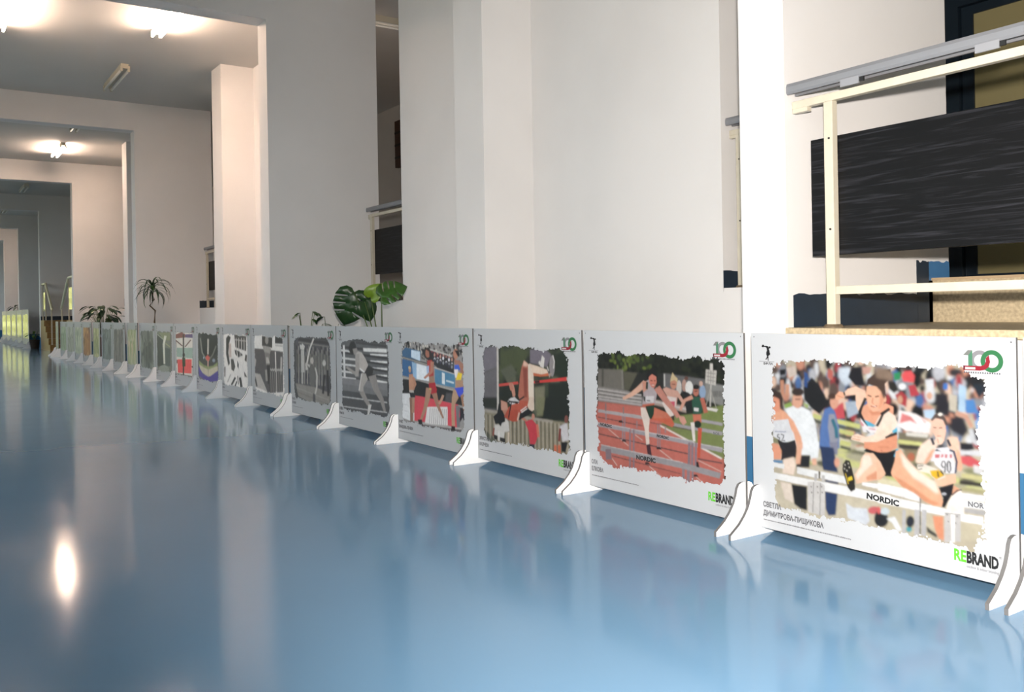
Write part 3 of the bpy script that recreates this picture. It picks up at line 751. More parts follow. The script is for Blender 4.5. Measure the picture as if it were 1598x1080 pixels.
  ('#dd9a76', 4, [(593, 280), (640, 262), (680, 243), (725, 220), (756, 213), (737, 204), (702, 212), (670, 232), (623, 248)]),
  ('#e9e2d6', 1, [(680, 328), (708, 331), (739, 324), (772, 312), (774, 300), (751, 288), (734, 291), (720, 304), (681, 307)]),
  ('#e0b52e', 1, [(723, 313), (752, 320), (772, 305), (745, 289), (729, 297)]),
  ('#4a3a30', 0, [(747, 314), (749, 296), (754, 298), (751, 315)]),
  ('#2c2826', 0, [(757, 316), (767, 306), (771, 309), (760, 319)]),
  ('#5a5248', 0, [(683, 321), (701, 325), (701, 328), (683, 324)]),
  ('#5a5248', 0, [(682, 309), (698, 315), (697, 318), (681, 311)]),
 ],
 2: [
  ('#c97468', 2, [(75, 215), (71, 46), (428, 65), (432, 226)]),
  ('#77736c', 3, [(104, 564), (284, 567), (294, 476), (102, 476)]),
  ('#5f5d4e', 3, [(287, 560), (391, 557), (389, 474), (294, 476)]),
  ('#55524c', 2, [(133, 565), (131, 477), (145, 478), (147, 566)]),
  ('#8d8982', 2, [(274, 566), (274, 478), (284, 479), (284, 566)]),
  ('#2a2b28', 4, [(382, 557), (554, 565), (552, 474), (318, 469)]),
  ('#6d6c6d', 3, [(549, 565), (791, 552), (789, 483), (547, 496)]),
  ('#8a8a88', 3, [(791, 541), (891, 533), (889, 448), (789, 468)]),
  ('#9a9592', 3, [(102, 480), (312, 473), (411, 452), (410, 409), (100, 408)]),
  ('#c97468', 3, [(87, 384), (436, 378), (613, 362), (888, 251), (886, 120), (606, 84), (81, 175)]),
  ('#c97468', 3, [(100, 408), (410, 409), (577, 388), (576, 369), (98, 324)]),
  ('#b5a49c', 4, [(491, 446), (683, 431), (682, 405), (490, 423)]),
  ('#7f8a55', 3, [(525, 341), (613, 386), (725, 404), (892, 426), (888, 235), (695, 288)]),
  ('#7d8a50', 3, [(778, 428), (889, 455), (888, 398), (777, 388)]),
  ('#c0bbb9', 1, [(104, 464), (311, 458), (405, 456), (407, 463), (312, 464), (106, 471)]),
  ('#6f6a69', 1, [(104, 459), (311, 452), (405, 451), (406, 455), (312, 456), (105, 463)]),
  ('#c0bbb9', 1, [(104, 447), (310, 441), (405, 440), (406, 447), (312, 448), (105, 454)]),
  ('#6f6a69', 1, [(104, 442), (311, 436), (405, 435), (406, 439), (311, 440), (105, 446)]),
  ('#c0bbb9', 1, [(103, 430), (310, 425), (404, 425), (406, 431), (312, 432), (105, 437)]),
  ('#6f6a69', 1, [(103, 425), (310, 420), (405, 420), (405, 423), (311, 424), (104, 429)]),
  ('#b9b4b4', 1, [(103, 417), (404, 412), (406, 420), (105, 426)]),
  ('#b9b4b4', 1, [(101, 362), (397, 360), (399, 368), (103, 371)]),
  ('#8c8080', 1, [(154, 404), (152, 346), (161, 347), (163, 405)]),
  ('#8c8080', 1, [(279, 398), (277, 353), (286, 354), (287, 398)]),
  ('#c9c4c2', 1, [(489, 434), (702, 414), (704, 421), (492, 442)]),
  ('#e6e0d8', 1, [(517, 333), (687, 285), (873, 233), (878, 240), (692, 292), (522, 339)]),
  ('#e0c4bb', 1, [(173, 283), (311, 221), (314, 224), (176, 286)]),
  ('#e0c4bb', 1, [(196, 148), (230, 119), (234, 122), (200, 151)]),
  ('#e0c4bb', 1, [(447, 147), (544, 99), (548, 102), (450, 150)]),
  ('#e0c4bb', 1, [(357, 276), (407, 256), (410, 259), (360, 279)]),
  ('#e0c4bb', 1, [(515, 227), (607, 187), (610, 190), (518, 230)]),
  ('#e0c4bb', 1, [(746, 211), (871, 182), (873, 185), (748, 214)]),
  ('#e0c4bb', 1, [(728, 142), (781, 114), (784, 117), (731, 145)]),
  ('#5e4a4c', 1, [(96, 252), (687, 230), (689, 235), (98, 257)]),
  ('#5e4a4c', 1, [(99, 332), (409, 321), (410, 325), (100, 336)]),
  ('#5e4a4c', 1, [(198, 160), (641, 140), (642, 143), (199, 164)]),
  ('#5e4a4c', 1, [(742, 216), (877, 216), (878, 221), (743, 222)]),
  ('#5e4a4c', 1, [(459, 341), (717, 332), (718, 336), (460, 344)]),
  ('#a08c92', 1, [(155, 363), (154, 322), (163, 323), (164, 363)]),
  ('#a08c92', 1, [(272, 355), (269, 242), (278, 242), (281, 356)]),
  ('#a08c92', 1, [(287, 357), (284, 243), (292, 244), (295, 357)]),
  ('#a08c92', 1, [(369, 343), (368, 308), (376, 309), (377, 343)]),
  ('#a08c92', 1, [(504, 339), (501, 234), (509, 235), (511, 339)]),
  ('#a08c92', 1, [(517, 340), (514, 236), (522, 237), (524, 341)]),
  ('#a08c92', 1, [(551, 335), (550, 306), (558, 307), (558, 336)]),
  ('#2b2426', 1, [(250, 332), (269, 334), (282, 324), (247, 322)]),
  ('#2b2426', 1, [(271, 246), (290, 248), (303, 238), (268, 236)]),
  ('#2b2426', 1, [(499, 238), (517, 241), (529, 231), (496, 229)]),
  ('#2b2426', 1, [(424, 163), (443, 165), (455, 156), (422, 153)]),
  ('#2b2426', 1, [(719, 150), (735, 153), (746, 144), (717, 141)]),
  ('#b4afb2', 1, [(99, 357), (409, 352), (412, 363), (102, 368)]),
  ('#a8a4aa', 1, [(94, 289), (324, 285), (330, 303), (100, 308)]),
  ('#a8a4aa', 1, [(330, 283), (717, 271), (722, 290), (337, 303)]),
  ('#a8a4aa', 1, [(714, 267), (878, 262), (882, 279), (719, 284)]),
  ('#a8a4aa', 1, [(724, 337), (880, 331), (883, 345), (728, 351)]),
  ('#a8a4aa', 1, [(602, 342), (716, 336), (720, 349), (606, 355)]),
  ('#a8a4aa', 1, [(761, 374), (881, 370), (884, 382), (764, 386)]),
  ('#d8d4d6', 0, [(333, 299), (719, 287), (720, 290), (334, 302)]),
  ('#d8d4d6', 0, [(97, 305), (327, 301), (328, 304), (98, 309)]),
  ('#d8d4d6', 0, [(716, 282), (880, 278), (880, 281), (717, 285)]),
  ('#96828c', 1, [(320, 297), (315, 102), (326, 103), (331, 298)]),
  ('#96828c', 1, [(345, 299), (340, 105), (351, 107), (356, 301)]),
  ('#8f7e88', 1, [(689, 279), (684, 177), (698, 178), (703, 281)]),
  ('#8f7e88', 1, [(707, 281), (703, 179), (716, 181), (721, 283)]),
  ('#8f7e88', 1, [(728, 284), (724, 182), (736, 184), (740, 285)]),
  ('#97858d', 1, [(652, 176), (648, 97), (664, 99), (668, 178)]),
  ('#97858d', 1, [(680, 180), (676, 102), (695, 104), (699, 182)]),
  ('#97858d', 1, [(708, 184), (704, 106), (716, 107), (720, 185)]),
  ('#a3a0a4', 1, [(112, 176), (652, 166), (660, 191), (122, 205)]),
  ('#a3a0a4', 1, [(646, 166), (862, 154), (871, 178), (656, 192)]),
  ('#d5d2d2', 0, [(116, 203), (656, 190), (657, 193), (118, 206)]),
  ('#8f7d86', 1, [(150, 187), (153, 138), (194, 145), (191, 194)]),
  ('#c9c5bf', 1, [(797, 593), (856, 591), (849, 530), (792, 537)]),
  ('#8d8a86', 0, [(801, 578), (849, 576), (850, 579), (802, 581)]),
  ('#8d8a86', 0, [(801, 563), (849, 561), (849, 564), (801, 566)]),
  ('#8d8a86', 0, [(800, 548), (849, 546), (849, 549), (801, 551)]),
  ('#8d8a86', 0, [(810, 589), (806, 535), (809, 535), (813, 589)]),
  ('#8d8a86', 0, [(823, 590), (820, 536), (823, 536), (827, 590)]),
  ('#8d8a86', 0, [(837, 591), (833, 536), (836, 537), (840, 591)]),
  ('#c4c0ba', 1, [(820, 532), (814, 442), (821, 442), (827, 532)]),
  ('#aaa69e', 1, [(817, 514), (791, 440), (795, 440), (821, 514)]),
  ('#aaa69e', 1, [(818, 513), (849, 437), (853, 438), (822, 515)]),
  ('#dbd8d2', 1, [(788, 439), (861, 435), (851, 423), (788, 428)]),
  ('#dad6d0', 1, [(819, 618), (836, 619), (836, 592), (819, 591)]),
  ('#5c5b58', 1, [(832, 508), (832, 482), (835, 483), (835, 508)]),
  ('#5c5b58', 1, [(838, 508), (838, 483), (841, 483), (841, 508)]),
  ('#5c5b58', 1, [(845, 508), (844, 483), (847, 484), (848, 509)]),
  ('#5c5b58', 1, [(851, 509), (850, 484), (853, 484), (854, 509)]),
  ('#5c5b58', 1, [(857, 509), (856, 484), (859, 484), (860, 509)]),
  ('#5c5b58', 1, [(863, 510), (863, 485), (865, 485), (866, 510)]),
  ('#5c5b58', 1, [(869, 510), (869, 485), (872, 485), (872, 510)]),
  ('#5c5b58', 1, [(876, 511), (875, 486), (878, 486), (878, 511)]),
  ('#5c5b58', 1, [(882, 511), (881, 486), (884, 486), (884, 511)]),
  ('#cfcac4', 1, [(656, 509), (655, 495), (650, 484), (644, 477), (637, 477), (630, 482), (626, 493), (625, 507), (627, 521), (632, 532), (638, 539), (645, 539), (651, 534), (655, 523)]),
  ('#b8968a', 1, [(686, 520), (684, 509), (680, 499), (675, 494), (669, 494), (663, 498), (660, 507), (659, 518), (660, 530), (664, 539), (670, 545), (676, 545), (681, 540), (685, 531)]),
  ('#e6e6e4', 1, [(723, 512), (720, 499), (714, 488), (705, 482), (695, 481), (686, 487), (680, 496), (678, 509), (680, 522), (687, 533), (696, 539), (706, 540), (715, 535), (721, 525)]),
  ('#6a4a40', 1, [(696, 550), (695, 547), (692, 544), (687, 542), (682, 542), (678, 543), (674, 546), (673, 549), (675, 553), (678, 556), (682, 558), (687, 558), (692, 557), (695, 554)]),
  ('#232224', 1, [(661, 496), (695, 491), (717, 478), (708, 414), (682, 407), (676, 453)]),
  ('#8fa6c4', 1, [(794, 500), (792, 487), (787, 476), (779, 470), (771, 470), (764, 475), (760, 485), (758, 497), (760, 510), (765, 521), (773, 527), (781, 527), (788, 522), (792, 512)]),
  ('#c9a898', 1, [(779, 533), (778, 528), (775, 524), (771, 522), (766, 522), (761, 524), (759, 527), (758, 532), (759, 537), (762, 541), (766, 543), (771, 543), (775, 542), (778, 538)]),
  ('#d8d6d2', 0, [(551, 561), (551, 508), (557, 508), (557, 562)]),
  ('#d6a898', 1, [(542, 496), (564, 505), (596, 499), (633, 494), (671, 452), (657, 444), (632, 468), (623, 426), (578, 422), (568, 467)]),
  ('#e0d4d0', 1, [(568, 467), (624, 464), (620, 426), (578, 422)]),
  ('#cf5a70', 1, [(581, 445), (616, 448), (613, 425), (583, 423)]),
  ('#c98f78', 1, [(630, 522), (627, 513), (622, 505), (613, 500), (604, 499), (596, 503), (591, 510), (589, 520), (591, 530), (597, 538), (606, 542), (614, 543), (622, 539), (628, 532)]),
  ('#d9c49a', 1, [(587, 525), (594, 549), (604, 572), (616, 557), (633, 547), (633, 528), (615, 540), (595, 533)]),
  ('#5a3a30', 0, [(599, 519), (620, 519), (620, 522), (599, 522)]),
  ('#e9ddd6', 1, [(536, 436), (578, 376), (608, 387), (577, 451)]),
  ('#2f5a48', 1, [(715, 474), (766, 478), (784, 439), (758, 400), (723, 397), (716, 441)]),
  ('#d7a08c', 1, [(715, 482), (666, 460), (639, 415), (653, 411), (680, 452), (724, 467)]),
  ('#b86a58', 1, [(761, 471), (783, 411), (805, 418), (783, 478)]),
  ('#c07a68', 1, [(755, 499), (753, 490), (748, 483), (742, 479), (735, 479), (728, 482), (724, 488), (723, 497), (724, 505), (729, 512), (736, 516), (743, 517), (749, 513), (753, 507)]),
  ('#1e1c1c', 1, [(759, 518), (757, 514), (752, 510), (745, 507), (737, 507), (729, 508), (724, 511), (723, 516), (725, 520), (730, 524), (737, 527), (745, 527), (752, 526), (757, 522)]),
  ('#e4e2e2', 0, [(726, 431), (754, 431), (751, 416), (726, 416)]),
  ('#3a2420', 0, [(730, 497), (748, 499), (748, 502), (730, 501)]),
  ('#cf7a62', 1, [(718, 401), (766, 406), (768, 371), (723, 366)]),
  ('#1f3028', 1, [(766, 364), (764, 357), (758, 351), (750, 347), (741, 347), (732, 349), (727, 354), (725, 360), (727, 368), (733, 374), (741, 377), (750, 378), (759, 376), (764, 371)]),
  ('#ece4de', 1, [(705, 366), (718, 288), (731, 290), (727, 369)]),
  ('#cf5a44', 1, [(747, 347), (741, 224), (755, 225), (770, 349)]),
  ('#2a2224', 1, [(735, 205), (745, 207), (751, 184), (735, 184)]),
  ('#e8b9a2', 1, [(422, 527), (378, 495), (334, 466), (276, 439), (285, 428), (349, 451), (400, 477), (450, 506)]),
  ('#b9aeb2', 1, [(410, 511), (453, 531), (501, 505), (505, 470), (491, 421), (409, 414), (419, 464)]),
  ('#d79a84', 1, [(413, 519), (442, 525), (447, 490), (418, 472)]),
  ('#2c3a30', 1, [(438, 521), (434, 489), (448, 489), (451, 521)]),
  ('#2c3a30', 1, [(495, 517), (486, 493), (497, 492), (506, 516)]),
  ('#dcd8da', 1, [(432, 457), (488, 461), (482, 432), (434, 430)]),
  ('#3a3a44', 0, [(439, 436), (462, 436), (463, 440), (440, 440)]),
  ('#24362c', 1, [(418, 456), (432, 453), (429, 432), (420, 437)]),
  ('#c66a52', 1, [(411, 418), (491, 431), (487, 415), (433, 406), (410, 401)]),
  ('#d98876', 1, [(455, 545), (477, 557), (503, 547), (505, 521), (487, 495), (468, 502), (456, 522)]),
  ('#1d1a1a', 1, [(440, 552), (466, 581), (491, 586), (509, 563), (511, 540), (499, 551), (474, 560), (459, 545), (448, 533)]),
  ('#5a2a24', 0, [(464, 527), (478, 525), (480, 530), (466, 531)]),
  ('#5a2a24', 0, [(488, 526), (499, 528), (498, 532), (487, 530)]),
  ('#f0e6e0', 0, [(472, 507), (489, 507), (490, 511), (473, 511)]),
  ('#b0503f', 0, [(470, 511), (491, 512), (491, 514), (470, 514)]),
  ('#c98a7c', 1, [(488, 490), (542, 442), (592, 406), (625, 376), (645, 388), (616, 420), (571, 460), (523, 509)]),
  ('#d9a090', 1, [(636, 388), (670, 387), (683, 364), (663, 350), (644, 365)]),
  ('#22402f', 1, [(431, 412), (489, 423), (480, 360), (455, 358)]),
  ('#22402f', 1, [(436, 400), (488, 404), (474, 355), (457, 368)]),
  ('#cf6a50', 1, [(491, 392), (533, 401), (590, 376), (611, 349), (596, 335), (508, 355), (466, 354)]),
  ('#cf7a62', 1, [(487, 411), (566, 395), (593, 374), (483, 364)]),
  ('#3a2424', 1, [(595, 384), (609, 386), (610, 365), (597, 368)]),
  ('#efe0d6', 1, [(402, 392), (436, 395), (457, 359), (450, 312), (452, 241), (432, 239), (423, 310), (410, 351)]),
  ('#efe0d6', 1, [(399, 404), (430, 406), (444, 364), (403, 361)]),
  ('#4a2b33', 1, [(432, 241), (457, 248), (466, 196), (439, 200)]),
 ],
 3: [
  ('#7b7680', 6, [(100, 638), (249, 650), (245, 531), (96, 492)]),
  ('#6e6b70', 8, [(96, 492), (245, 531), (238, 292), (89, 280)]),
  ('#4a5236', 8, [(284, 619), (472, 652), (550, 627), (509, 565), (330, 488), (275, 556)]),
  ('#77707c', 5, [(564, 639), (703, 643), (752, 619), (713, 552), (638, 563), (562, 568)]),
  ('#1f2a1e', 8, [(752, 626), (899, 624), (896, 504), (761, 511)]),
  ('#1c221b', 8, [(723, 472), (896, 489), (892, 348), (719, 333)]),
  ('#7c7a66', 10, [(597, 442), (692, 456), (676, 330), (606, 324)]),
  ('#20261f', 7, [(256, 421), (384, 436), (353, 349), (261, 342)]),
  ('#5b5f50', 9, [(274, 516), (387, 553), (441, 509), (343, 457)]),
  ('#2a2e28', 8, [(91, 353), (247, 364), (238, 296), (89, 292)]),
  ('#1b201b', 8, [(696, 397), (893, 412), (890, 295), (754, 282), (681, 293)]),
  ('#77785c', 8, [(614, 391), (690, 397), (669, 299), (612, 291)]),
  ('#8d8672', 4, [(89, 284), (252, 286), (487, 276), (754, 282), (890, 284), (886, 128), (650, 98), (247, 111), (86, 178)]),
  ('#a39d94', 2, [(86, 271), (249, 272), (254, 288), (92, 288)]),
  ('#a09a90', 2, [(485, 268), (622, 269), (751, 267), (756, 282), (626, 284), (489, 283)]),
  ('#4b473f', 2, [(96, 259), (95, 125), (102, 125), (103, 260)]),
  ('#b0a99c', 2, [(117, 260), (116, 125), (124, 125), (125, 260)]),
  ('#4b473f', 2, [(139, 260), (138, 125), (145, 126), (146, 261)]),
  ('#b0a99c', 2, [(160, 260), (159, 125), (166, 126), (168, 261)]),
  ('#4b473f', 2, [(181, 261), (180, 125), (187, 126), (189, 261)]),
  ('#b0a99c', 2, [(202, 261), (201, 125), (208, 126), (210, 262)]),
  ('#4b473f', 2, [(223, 262), (222, 125), (229, 126), (230, 262)]),
  ('#b0a99c', 2, [(244, 262), (242, 125), (250, 126), (251, 263)]),
  ('#4b473f', 2, [(264, 262), (263, 125), (270, 126), (272, 263)]),
  ('#b0a99c', 2, [(285, 263), (283, 125), (291, 126), (292, 263)]),
  ('#4b473f', 2, [(305, 263), (304, 125), (311, 126), (312, 264)]),
  ('#b0a99c', 2, [(325, 263), (324, 125), (331, 126), (332, 264)]),
  ('#4b473f', 2, [(345, 264), (344, 125), (351, 126), (352, 265)]),
  ('#b0a99c', 2, [(365, 264), (364, 125), (371, 126), (372, 265)]),
  ('#4b473f', 2, [(385, 265), (383, 125), (390, 126), (392, 265)]),
  ('#b0a99c', 2, [(404, 265), (403, 126), (410, 126), (411, 266)]),
  ('#4b473f', 2, [(424, 265), (422, 126), (429, 126), (431, 266)]),
  ('#b0a99c', 2, [(443, 266), (442, 126), (448, 127), (450, 266)]),
  ('#4b473f', 2, [(462, 266), (461, 126), (468, 127), (469, 267)]),
  ('#b0a99c', 2, [(481, 266), (480, 126), (487, 127), (488, 267)]),
  ('#4b473f', 2, [(500, 267), (499, 126), (506, 127), (507, 267)]),
  ('#b0a99c', 2, [(519, 267), (518, 126), (524, 127), (526, 268)]),
  ('#4b473f', 2, [(538, 267), (536, 126), (543, 127), (544, 268)]),
  ('#b0a99c', 2, [(557, 268), (555, 126), (561, 127), (563, 269)]),
  ('#4b473f', 2, [(575, 268), (573, 126), (580, 127), (581, 269)]),
  ('#b0a99c', 2, [(593, 269), (592, 126), (598, 127), (600, 269)]),
  ('#4b473f', 2, [(612, 269), (610, 126), (616, 127), (618, 270)]),
  ('#b0a99c', 2, [(630, 269), (628, 126), (634, 127), (636, 270)]),
  ('#4b473f', 2, [(648, 270), (646, 126), (652, 127), (654, 270)]),
  ('#b0a99c', 2, [(666, 270), (664, 126), (670, 127), (672, 271)]),
  ('#4b473f', 2, [(683, 270), (682, 126), (688, 127), (689, 271)]),
  ('#b0a99c', 2, [(701, 271), (699, 127), (705, 127), (707, 271)]),
  ('#4b473f', 2, [(718, 271), (717, 127), (723, 127), (725, 272)]),
  ('#b0a99c', 2, [(736, 271), (734, 127), (740, 127), (742, 272)]),
  ('#4b473f', 2, [(753, 272), (751, 127), (758, 127), (759, 272)]),
  ('#b0a99c', 2, [(770, 272), (769, 127), (775, 128), (776, 272)]),
  ('#4b473f', 2, [(787, 272), (786, 127), (792, 128), (793, 273)]),
  ('#b0a99c', 2, [(804, 273), (803, 127), (809, 128), (810, 273)]),
  ('#4b473f', 2, [(821, 273), (820, 127), (826, 128), (827, 273)]),
  ('#b0a99c', 2, [(838, 273), (836, 127), (842, 128), (844, 274)]),
  ('#4b473f', 2, [(855, 273), (853, 127), (859, 128), (861, 274)]),
  ('#b0a99c', 2, [(871, 274), (870, 127), (875, 128), (877, 274)]),
  ('#cfcac4', 1, [(243, 644), (236, 292), (255, 294), (262, 644)]),
  ('#cfcac4', 1, [(238, 364), (238, 308), (256, 310), (257, 365)]),
  ('#c94f48', 1, [(258, 425), (451, 450), (448, 464), (255, 439)]),
  ('#cf3f3c', 1, [(592, 463), (743, 479), (889, 494), (886, 512), (741, 493), (590, 474)]),
  ('#241c1e', 0, [(605, 465), (646, 470), (645, 480), (603, 475)]),
  ('#b9b4b0', 1, [(895, 504), (894, 499), (891, 496), (886, 493), (882, 493), (878, 495), (875, 498), (874, 502), (875, 507), (878, 510), (882, 513), (887, 513), (891, 511), (894, 508)]),
  ('#cfcdca', 2, [(294, 260), (350, 240), (357, 186), (309, 177), (301, 137), (204, 146), (210, 210), (264, 212)]),
  ('#16171a', 1, [(196, 153), (237, 149), (231, 123), (200, 129)]),
  ('#16171a', 1, [(256, 144), (313, 142), (313, 116), (258, 126)]),
  ('#cdbfae', 1, [(339, 180), (334, 101), (352, 103), (357, 182)]),
  ('#8a4a40', 1, [(194, 189), (183, 144), (199, 145), (210, 190)]),
  ('#e0dedb', 2, [(242, 178), (263, 180), (258, 120), (241, 122)]),
  ('#c2404c', 1, [(505, 253), (569, 273), (623, 243), (627, 199), (596, 143), (550, 138), (539, 205)]),
  ('#c08a78', 1, [(597, 287), (595, 280), (591, 273), (585, 270), (579, 269), (573, 272), (570, 277), (568, 285), (570, 292), (574, 299), (580, 303), (586, 303), (592, 300), (596, 295)]),
  ('#b97868', 1, [(469, 265), (515, 255), (525, 265), (479, 276)]),
  ('#c5705f', 1, [(606, 248), (617, 183), (638, 186), (627, 252)]),
  ('#2c303a', 1, [(546, 139), (592, 143), (588, 108), (545, 106)]),
  ('#c9c7cc', 2, [(812, 260), (873, 284), (887, 199), (832, 184)]),
  ('#141517', 1, [(822, 180), (877, 187), (854, 133), (827, 133)]),
  ('#7a4a44', 1, [(882, 301), (880, 292), (876, 284), (870, 280), (863, 279), (857, 283), (853, 289), (852, 298), (854, 307), (858, 315), (864, 319), (871, 320), (877, 317), (881, 310)]),
  ('#7a3a36', 1, [(807, 248), (796, 182), (814, 183), (825, 249)]),
  ('#c4674a', 2, [(761, 159), (762, 116), (784, 119), (783, 162)]),
  ('#c4674a', 2, [(794, 163), (795, 120), (817, 123), (815, 166)]),
  ('#17181a', 1, [(253, 329), (283, 347), (287, 300), (312, 267), (316, 236), (283, 225), (271, 204), (250, 218), (217, 213), (196, 253), (237, 276)]),
  ('#b4806e', 1, [(276, 351), (339, 342), (346, 305), (312, 271), (285, 300)]),
  ('#c79684', 1, [(276, 347), (325, 343), (352, 302), (278, 296)]),
  ('#b04f3c', 1, [(307, 262), (352, 318), (436, 348), (504, 391), (553, 394), (532, 336), (461, 294), (443, 250), (392, 242), (343, 249)]),
  ('#b65a46', 1, [(381, 335), (477, 370), (543, 375), (528, 317), (373, 304)]),
  ('#e0c8b8', 2, [(449, 298), (431, 254), (442, 253), (460, 297)]),
  ('#2a2220', 1, [(371, 331), (348, 255), (353, 255), (376, 331)]),
  ('#b06a58', 1, [(506, 579), (550, 560), (548, 514), (553, 364), (463, 363), (447, 387), (467, 495), (485, 545)]),
  ('#8f4c40', 3, [(495, 542), (535, 536), (530, 385), (504, 383)]),
  ('#e0b8a4', 2, [(506, 579), (549, 560), (529, 547), (496, 550)]),
  ('#d6d4d6', 1, [(343, 348), (375, 370), (416, 377), (458, 351), (381, 334)]),
  ('#d6d4d6', 1, [(354, 361), (409, 378), (458, 357), (449, 345), (360, 353)]),
  ('#1d1d20', 1, [(351, 349), (393, 345), (441, 343), (444, 350), (397, 352), (356, 356)]),
  ('#1d1d20', 1, [(454, 359), (508, 384), (500, 390), (446, 365)]),
  ('#1d1d20', 1, [(348, 339), (381, 348), (456, 349), (457, 356), (381, 354), (344, 346)]),
  ('#1d1d20', 1, [(376, 347), (346, 263), (356, 263), (386, 347)]),
  ('#e2d5c6', 1, [(543, 559), (563, 565), (603, 539), (593, 517), (592, 322), (551, 319), (543, 424)]),
  ('#d9c6b6', 1, [(532, 340), (553, 391), (594, 393), (587, 322), (557, 306)]),
  ('#e6d0bd', 1, [(555, 564), (632, 554), (716, 539), (727, 514), (662, 505), (586, 503), (573, 538)]),
  ('#c46a48', 1, [(589, 518), (662, 513), (728, 525), (727, 509), (656, 501), (592, 502)]),
  ('#dcd8d4', 1, [(651, 555), (671, 613), (693, 599), (683, 546)]),
  ('#dcd8d4', 1, [(639, 578), (655, 584), (657, 564), (642, 563)]),
  ('#8f8a8c', 1, [(780, 562), (777, 538), (770, 519), (760, 508), (749, 508), (740, 518), (733, 536), (732, 560), (735, 584), (742, 603), (752, 614), (763, 614), (772, 604), (778, 586)]),
  ('#d6d2d0', 0, [(759, 615), (772, 583), (763, 547), (772, 547), (780, 584), (768, 616)]),
  ('#6a6668', 1, [(704, 555), (719, 558), (731, 524), (724, 516)]),
  ('#e4e0dc', 0, [(713, 555), (722, 534), (728, 535), (719, 556)]),
  ('#a8958c', 1, [(724, 520), (755, 525), (730, 498)]),
  ('#c78f7c', 1, [(362, 441), (380, 418), (392, 390), (392, 380), (416, 380), (421, 393), (414, 425), (399, 451)]),
  ('#c07e6c', 1, [(356, 450), (391, 454), (400, 414), (373, 410)]),
  ('#15171a', 1, [(461, 288), (525, 330), (583, 310), (527, 286), (447, 255)]),
  ('#e6e4e2', 0, [(469, 305), (526, 334), (521, 337), (464, 309)]),
  ('#e6e4e2', 0, [(476, 297), (532, 324), (527, 327), (471, 301)]),
 ],
 4: [
  ('#3f6487', 2, [(108, 588), (151, 613), (365, 595), (358, 531), (106, 552)]),
  ('#c7d8e8', 2, [(235, 599), (356, 591), (354, 530), (233, 551)]),
  ('#2b2d30', 2, [(106, 552), (449, 523), (448, 506), (106, 540)]),
  ('#9a9690', 1, [(104, 543), (446, 508), (450, 515), (109, 550)]),
  ('#37628f', 2, [(106, 536), (273, 523), (261, 415), (102, 426)]),
  ('#8fb0cf', 2, [(240, 522), (321, 510), (302, 413), (253, 422)]),
  ('#dfe6ee', 2, [(305, 513), (479, 498), (476, 408), (302, 413)]),
  ('#2a2a2e', 2, [(365, 611), (482, 603), (783, 565), (780, 469), (555, 498), (449, 523)]),
  ('#7a2f3a', 2, [(525, 600), (524, 595), (520, 591), (515, 589), (510, 589), (505, 591), (502, 595), (501, 599), (502, 604), (506, 608), (511, 611), (516, 611), (521, 609), (524, 605)]),
  ('#d8d8de', 2, [(597, 554), (595, 549), (592, 545), (587, 543), (582, 543), (577, 545), (574, 548), (573, 553), (574, 558), (577, 562), (582, 564), (588, 564), (592, 562), (596, 559)]),
  ('#3a3a48', 2, [(668, 541), (666, 537), (663, 533), (658, 530), (653, 530), (648, 532), (645, 536), (644, 540), (645, 545), (649, 549), (654, 551), (659, 552), (663, 550), (667, 546)]),
  ('#b98f80', 2, [(738, 569), (737, 564), (734, 560), (729, 558), (724, 557), (720, 559), (716, 563), (715, 568), (717, 572), (720, 576), (725, 579), (730, 579), (734, 577), (737, 573)]),
  ('#20202a', 2, [(560, 557), (559, 553), (555, 549), (550, 546), (545, 546), (540, 548), (537, 552), (536, 557), (537, 561), (541, 565), (546, 568), (551, 568), (556, 566), (559, 562)]),
  ('#8a8d94', 2, [(632, 545), (630, 540), (627, 536), (622, 534), (617, 533), (612, 535), (609, 539), (608, 544), (609, 549), (613, 553), (618, 555), (623, 555), (628, 553), (631, 549)]),
  ('#7a2f3a', 2, [(703, 572), (702, 567), (699, 563), (694, 561), (689, 561), (684, 563), (681, 567), (680, 571), (682, 576), (685, 580), (690, 582), (695, 582), (699, 580), (702, 577)]),
  ('#d8d8de', 2, [(771, 527), (770, 523), (767, 519), (762, 516), (757, 516), (752, 518), (749, 522), (748, 526), (750, 531), (753, 535), (758, 537), (763, 537), (767, 535), (770, 532)]),
  ('#3a3a48', 2, [(596, 548), (594, 543), (591, 539), (586, 537), (581, 537), (576, 539), (573, 542), (572, 547), (573, 552), (577, 556), (581, 558), (587, 559), (591, 557), (595, 553)]),
  ('#b98f80', 2, [(668, 576), (667, 571), (663, 567), (659, 565), (653, 564), (649, 566), (646, 570), (645, 575), (646, 580), (649, 583), (654, 586), (659, 586), (664, 584), (667, 580)]),
  ('#20202a', 2, [(736, 531), (735, 526), (732, 522), (727, 520), (722, 519), (718, 521), (714, 525), (713, 530), (715, 534), (718, 538), (723, 540), (728, 541), (732, 539), (735, 535)]),
  ('#8a8d94', 2, [(559, 552), (558, 547), (554, 543), (549, 540), (544, 540), (539, 542), (536, 546), (535, 551), (536, 556), (540, 560), (545, 562), (550, 562), (555, 560), (558, 556)]),
  ('#7a2f3a', 2, [(632, 579), (631, 574), (628, 570), (623, 568), (617, 568), (613, 570), (610, 574), (609, 578), (610, 583), (613, 587), (618, 589), (623, 590), (628, 588), (631, 584)]),
  ('#d8d8de', 2, [(701, 534), (700, 529), (697, 525), (692, 523), (687, 523), (682, 525), (679, 528), (678, 533), (680, 538), (683, 542), (688, 544), (693, 544), (697, 542), (700, 538)]),
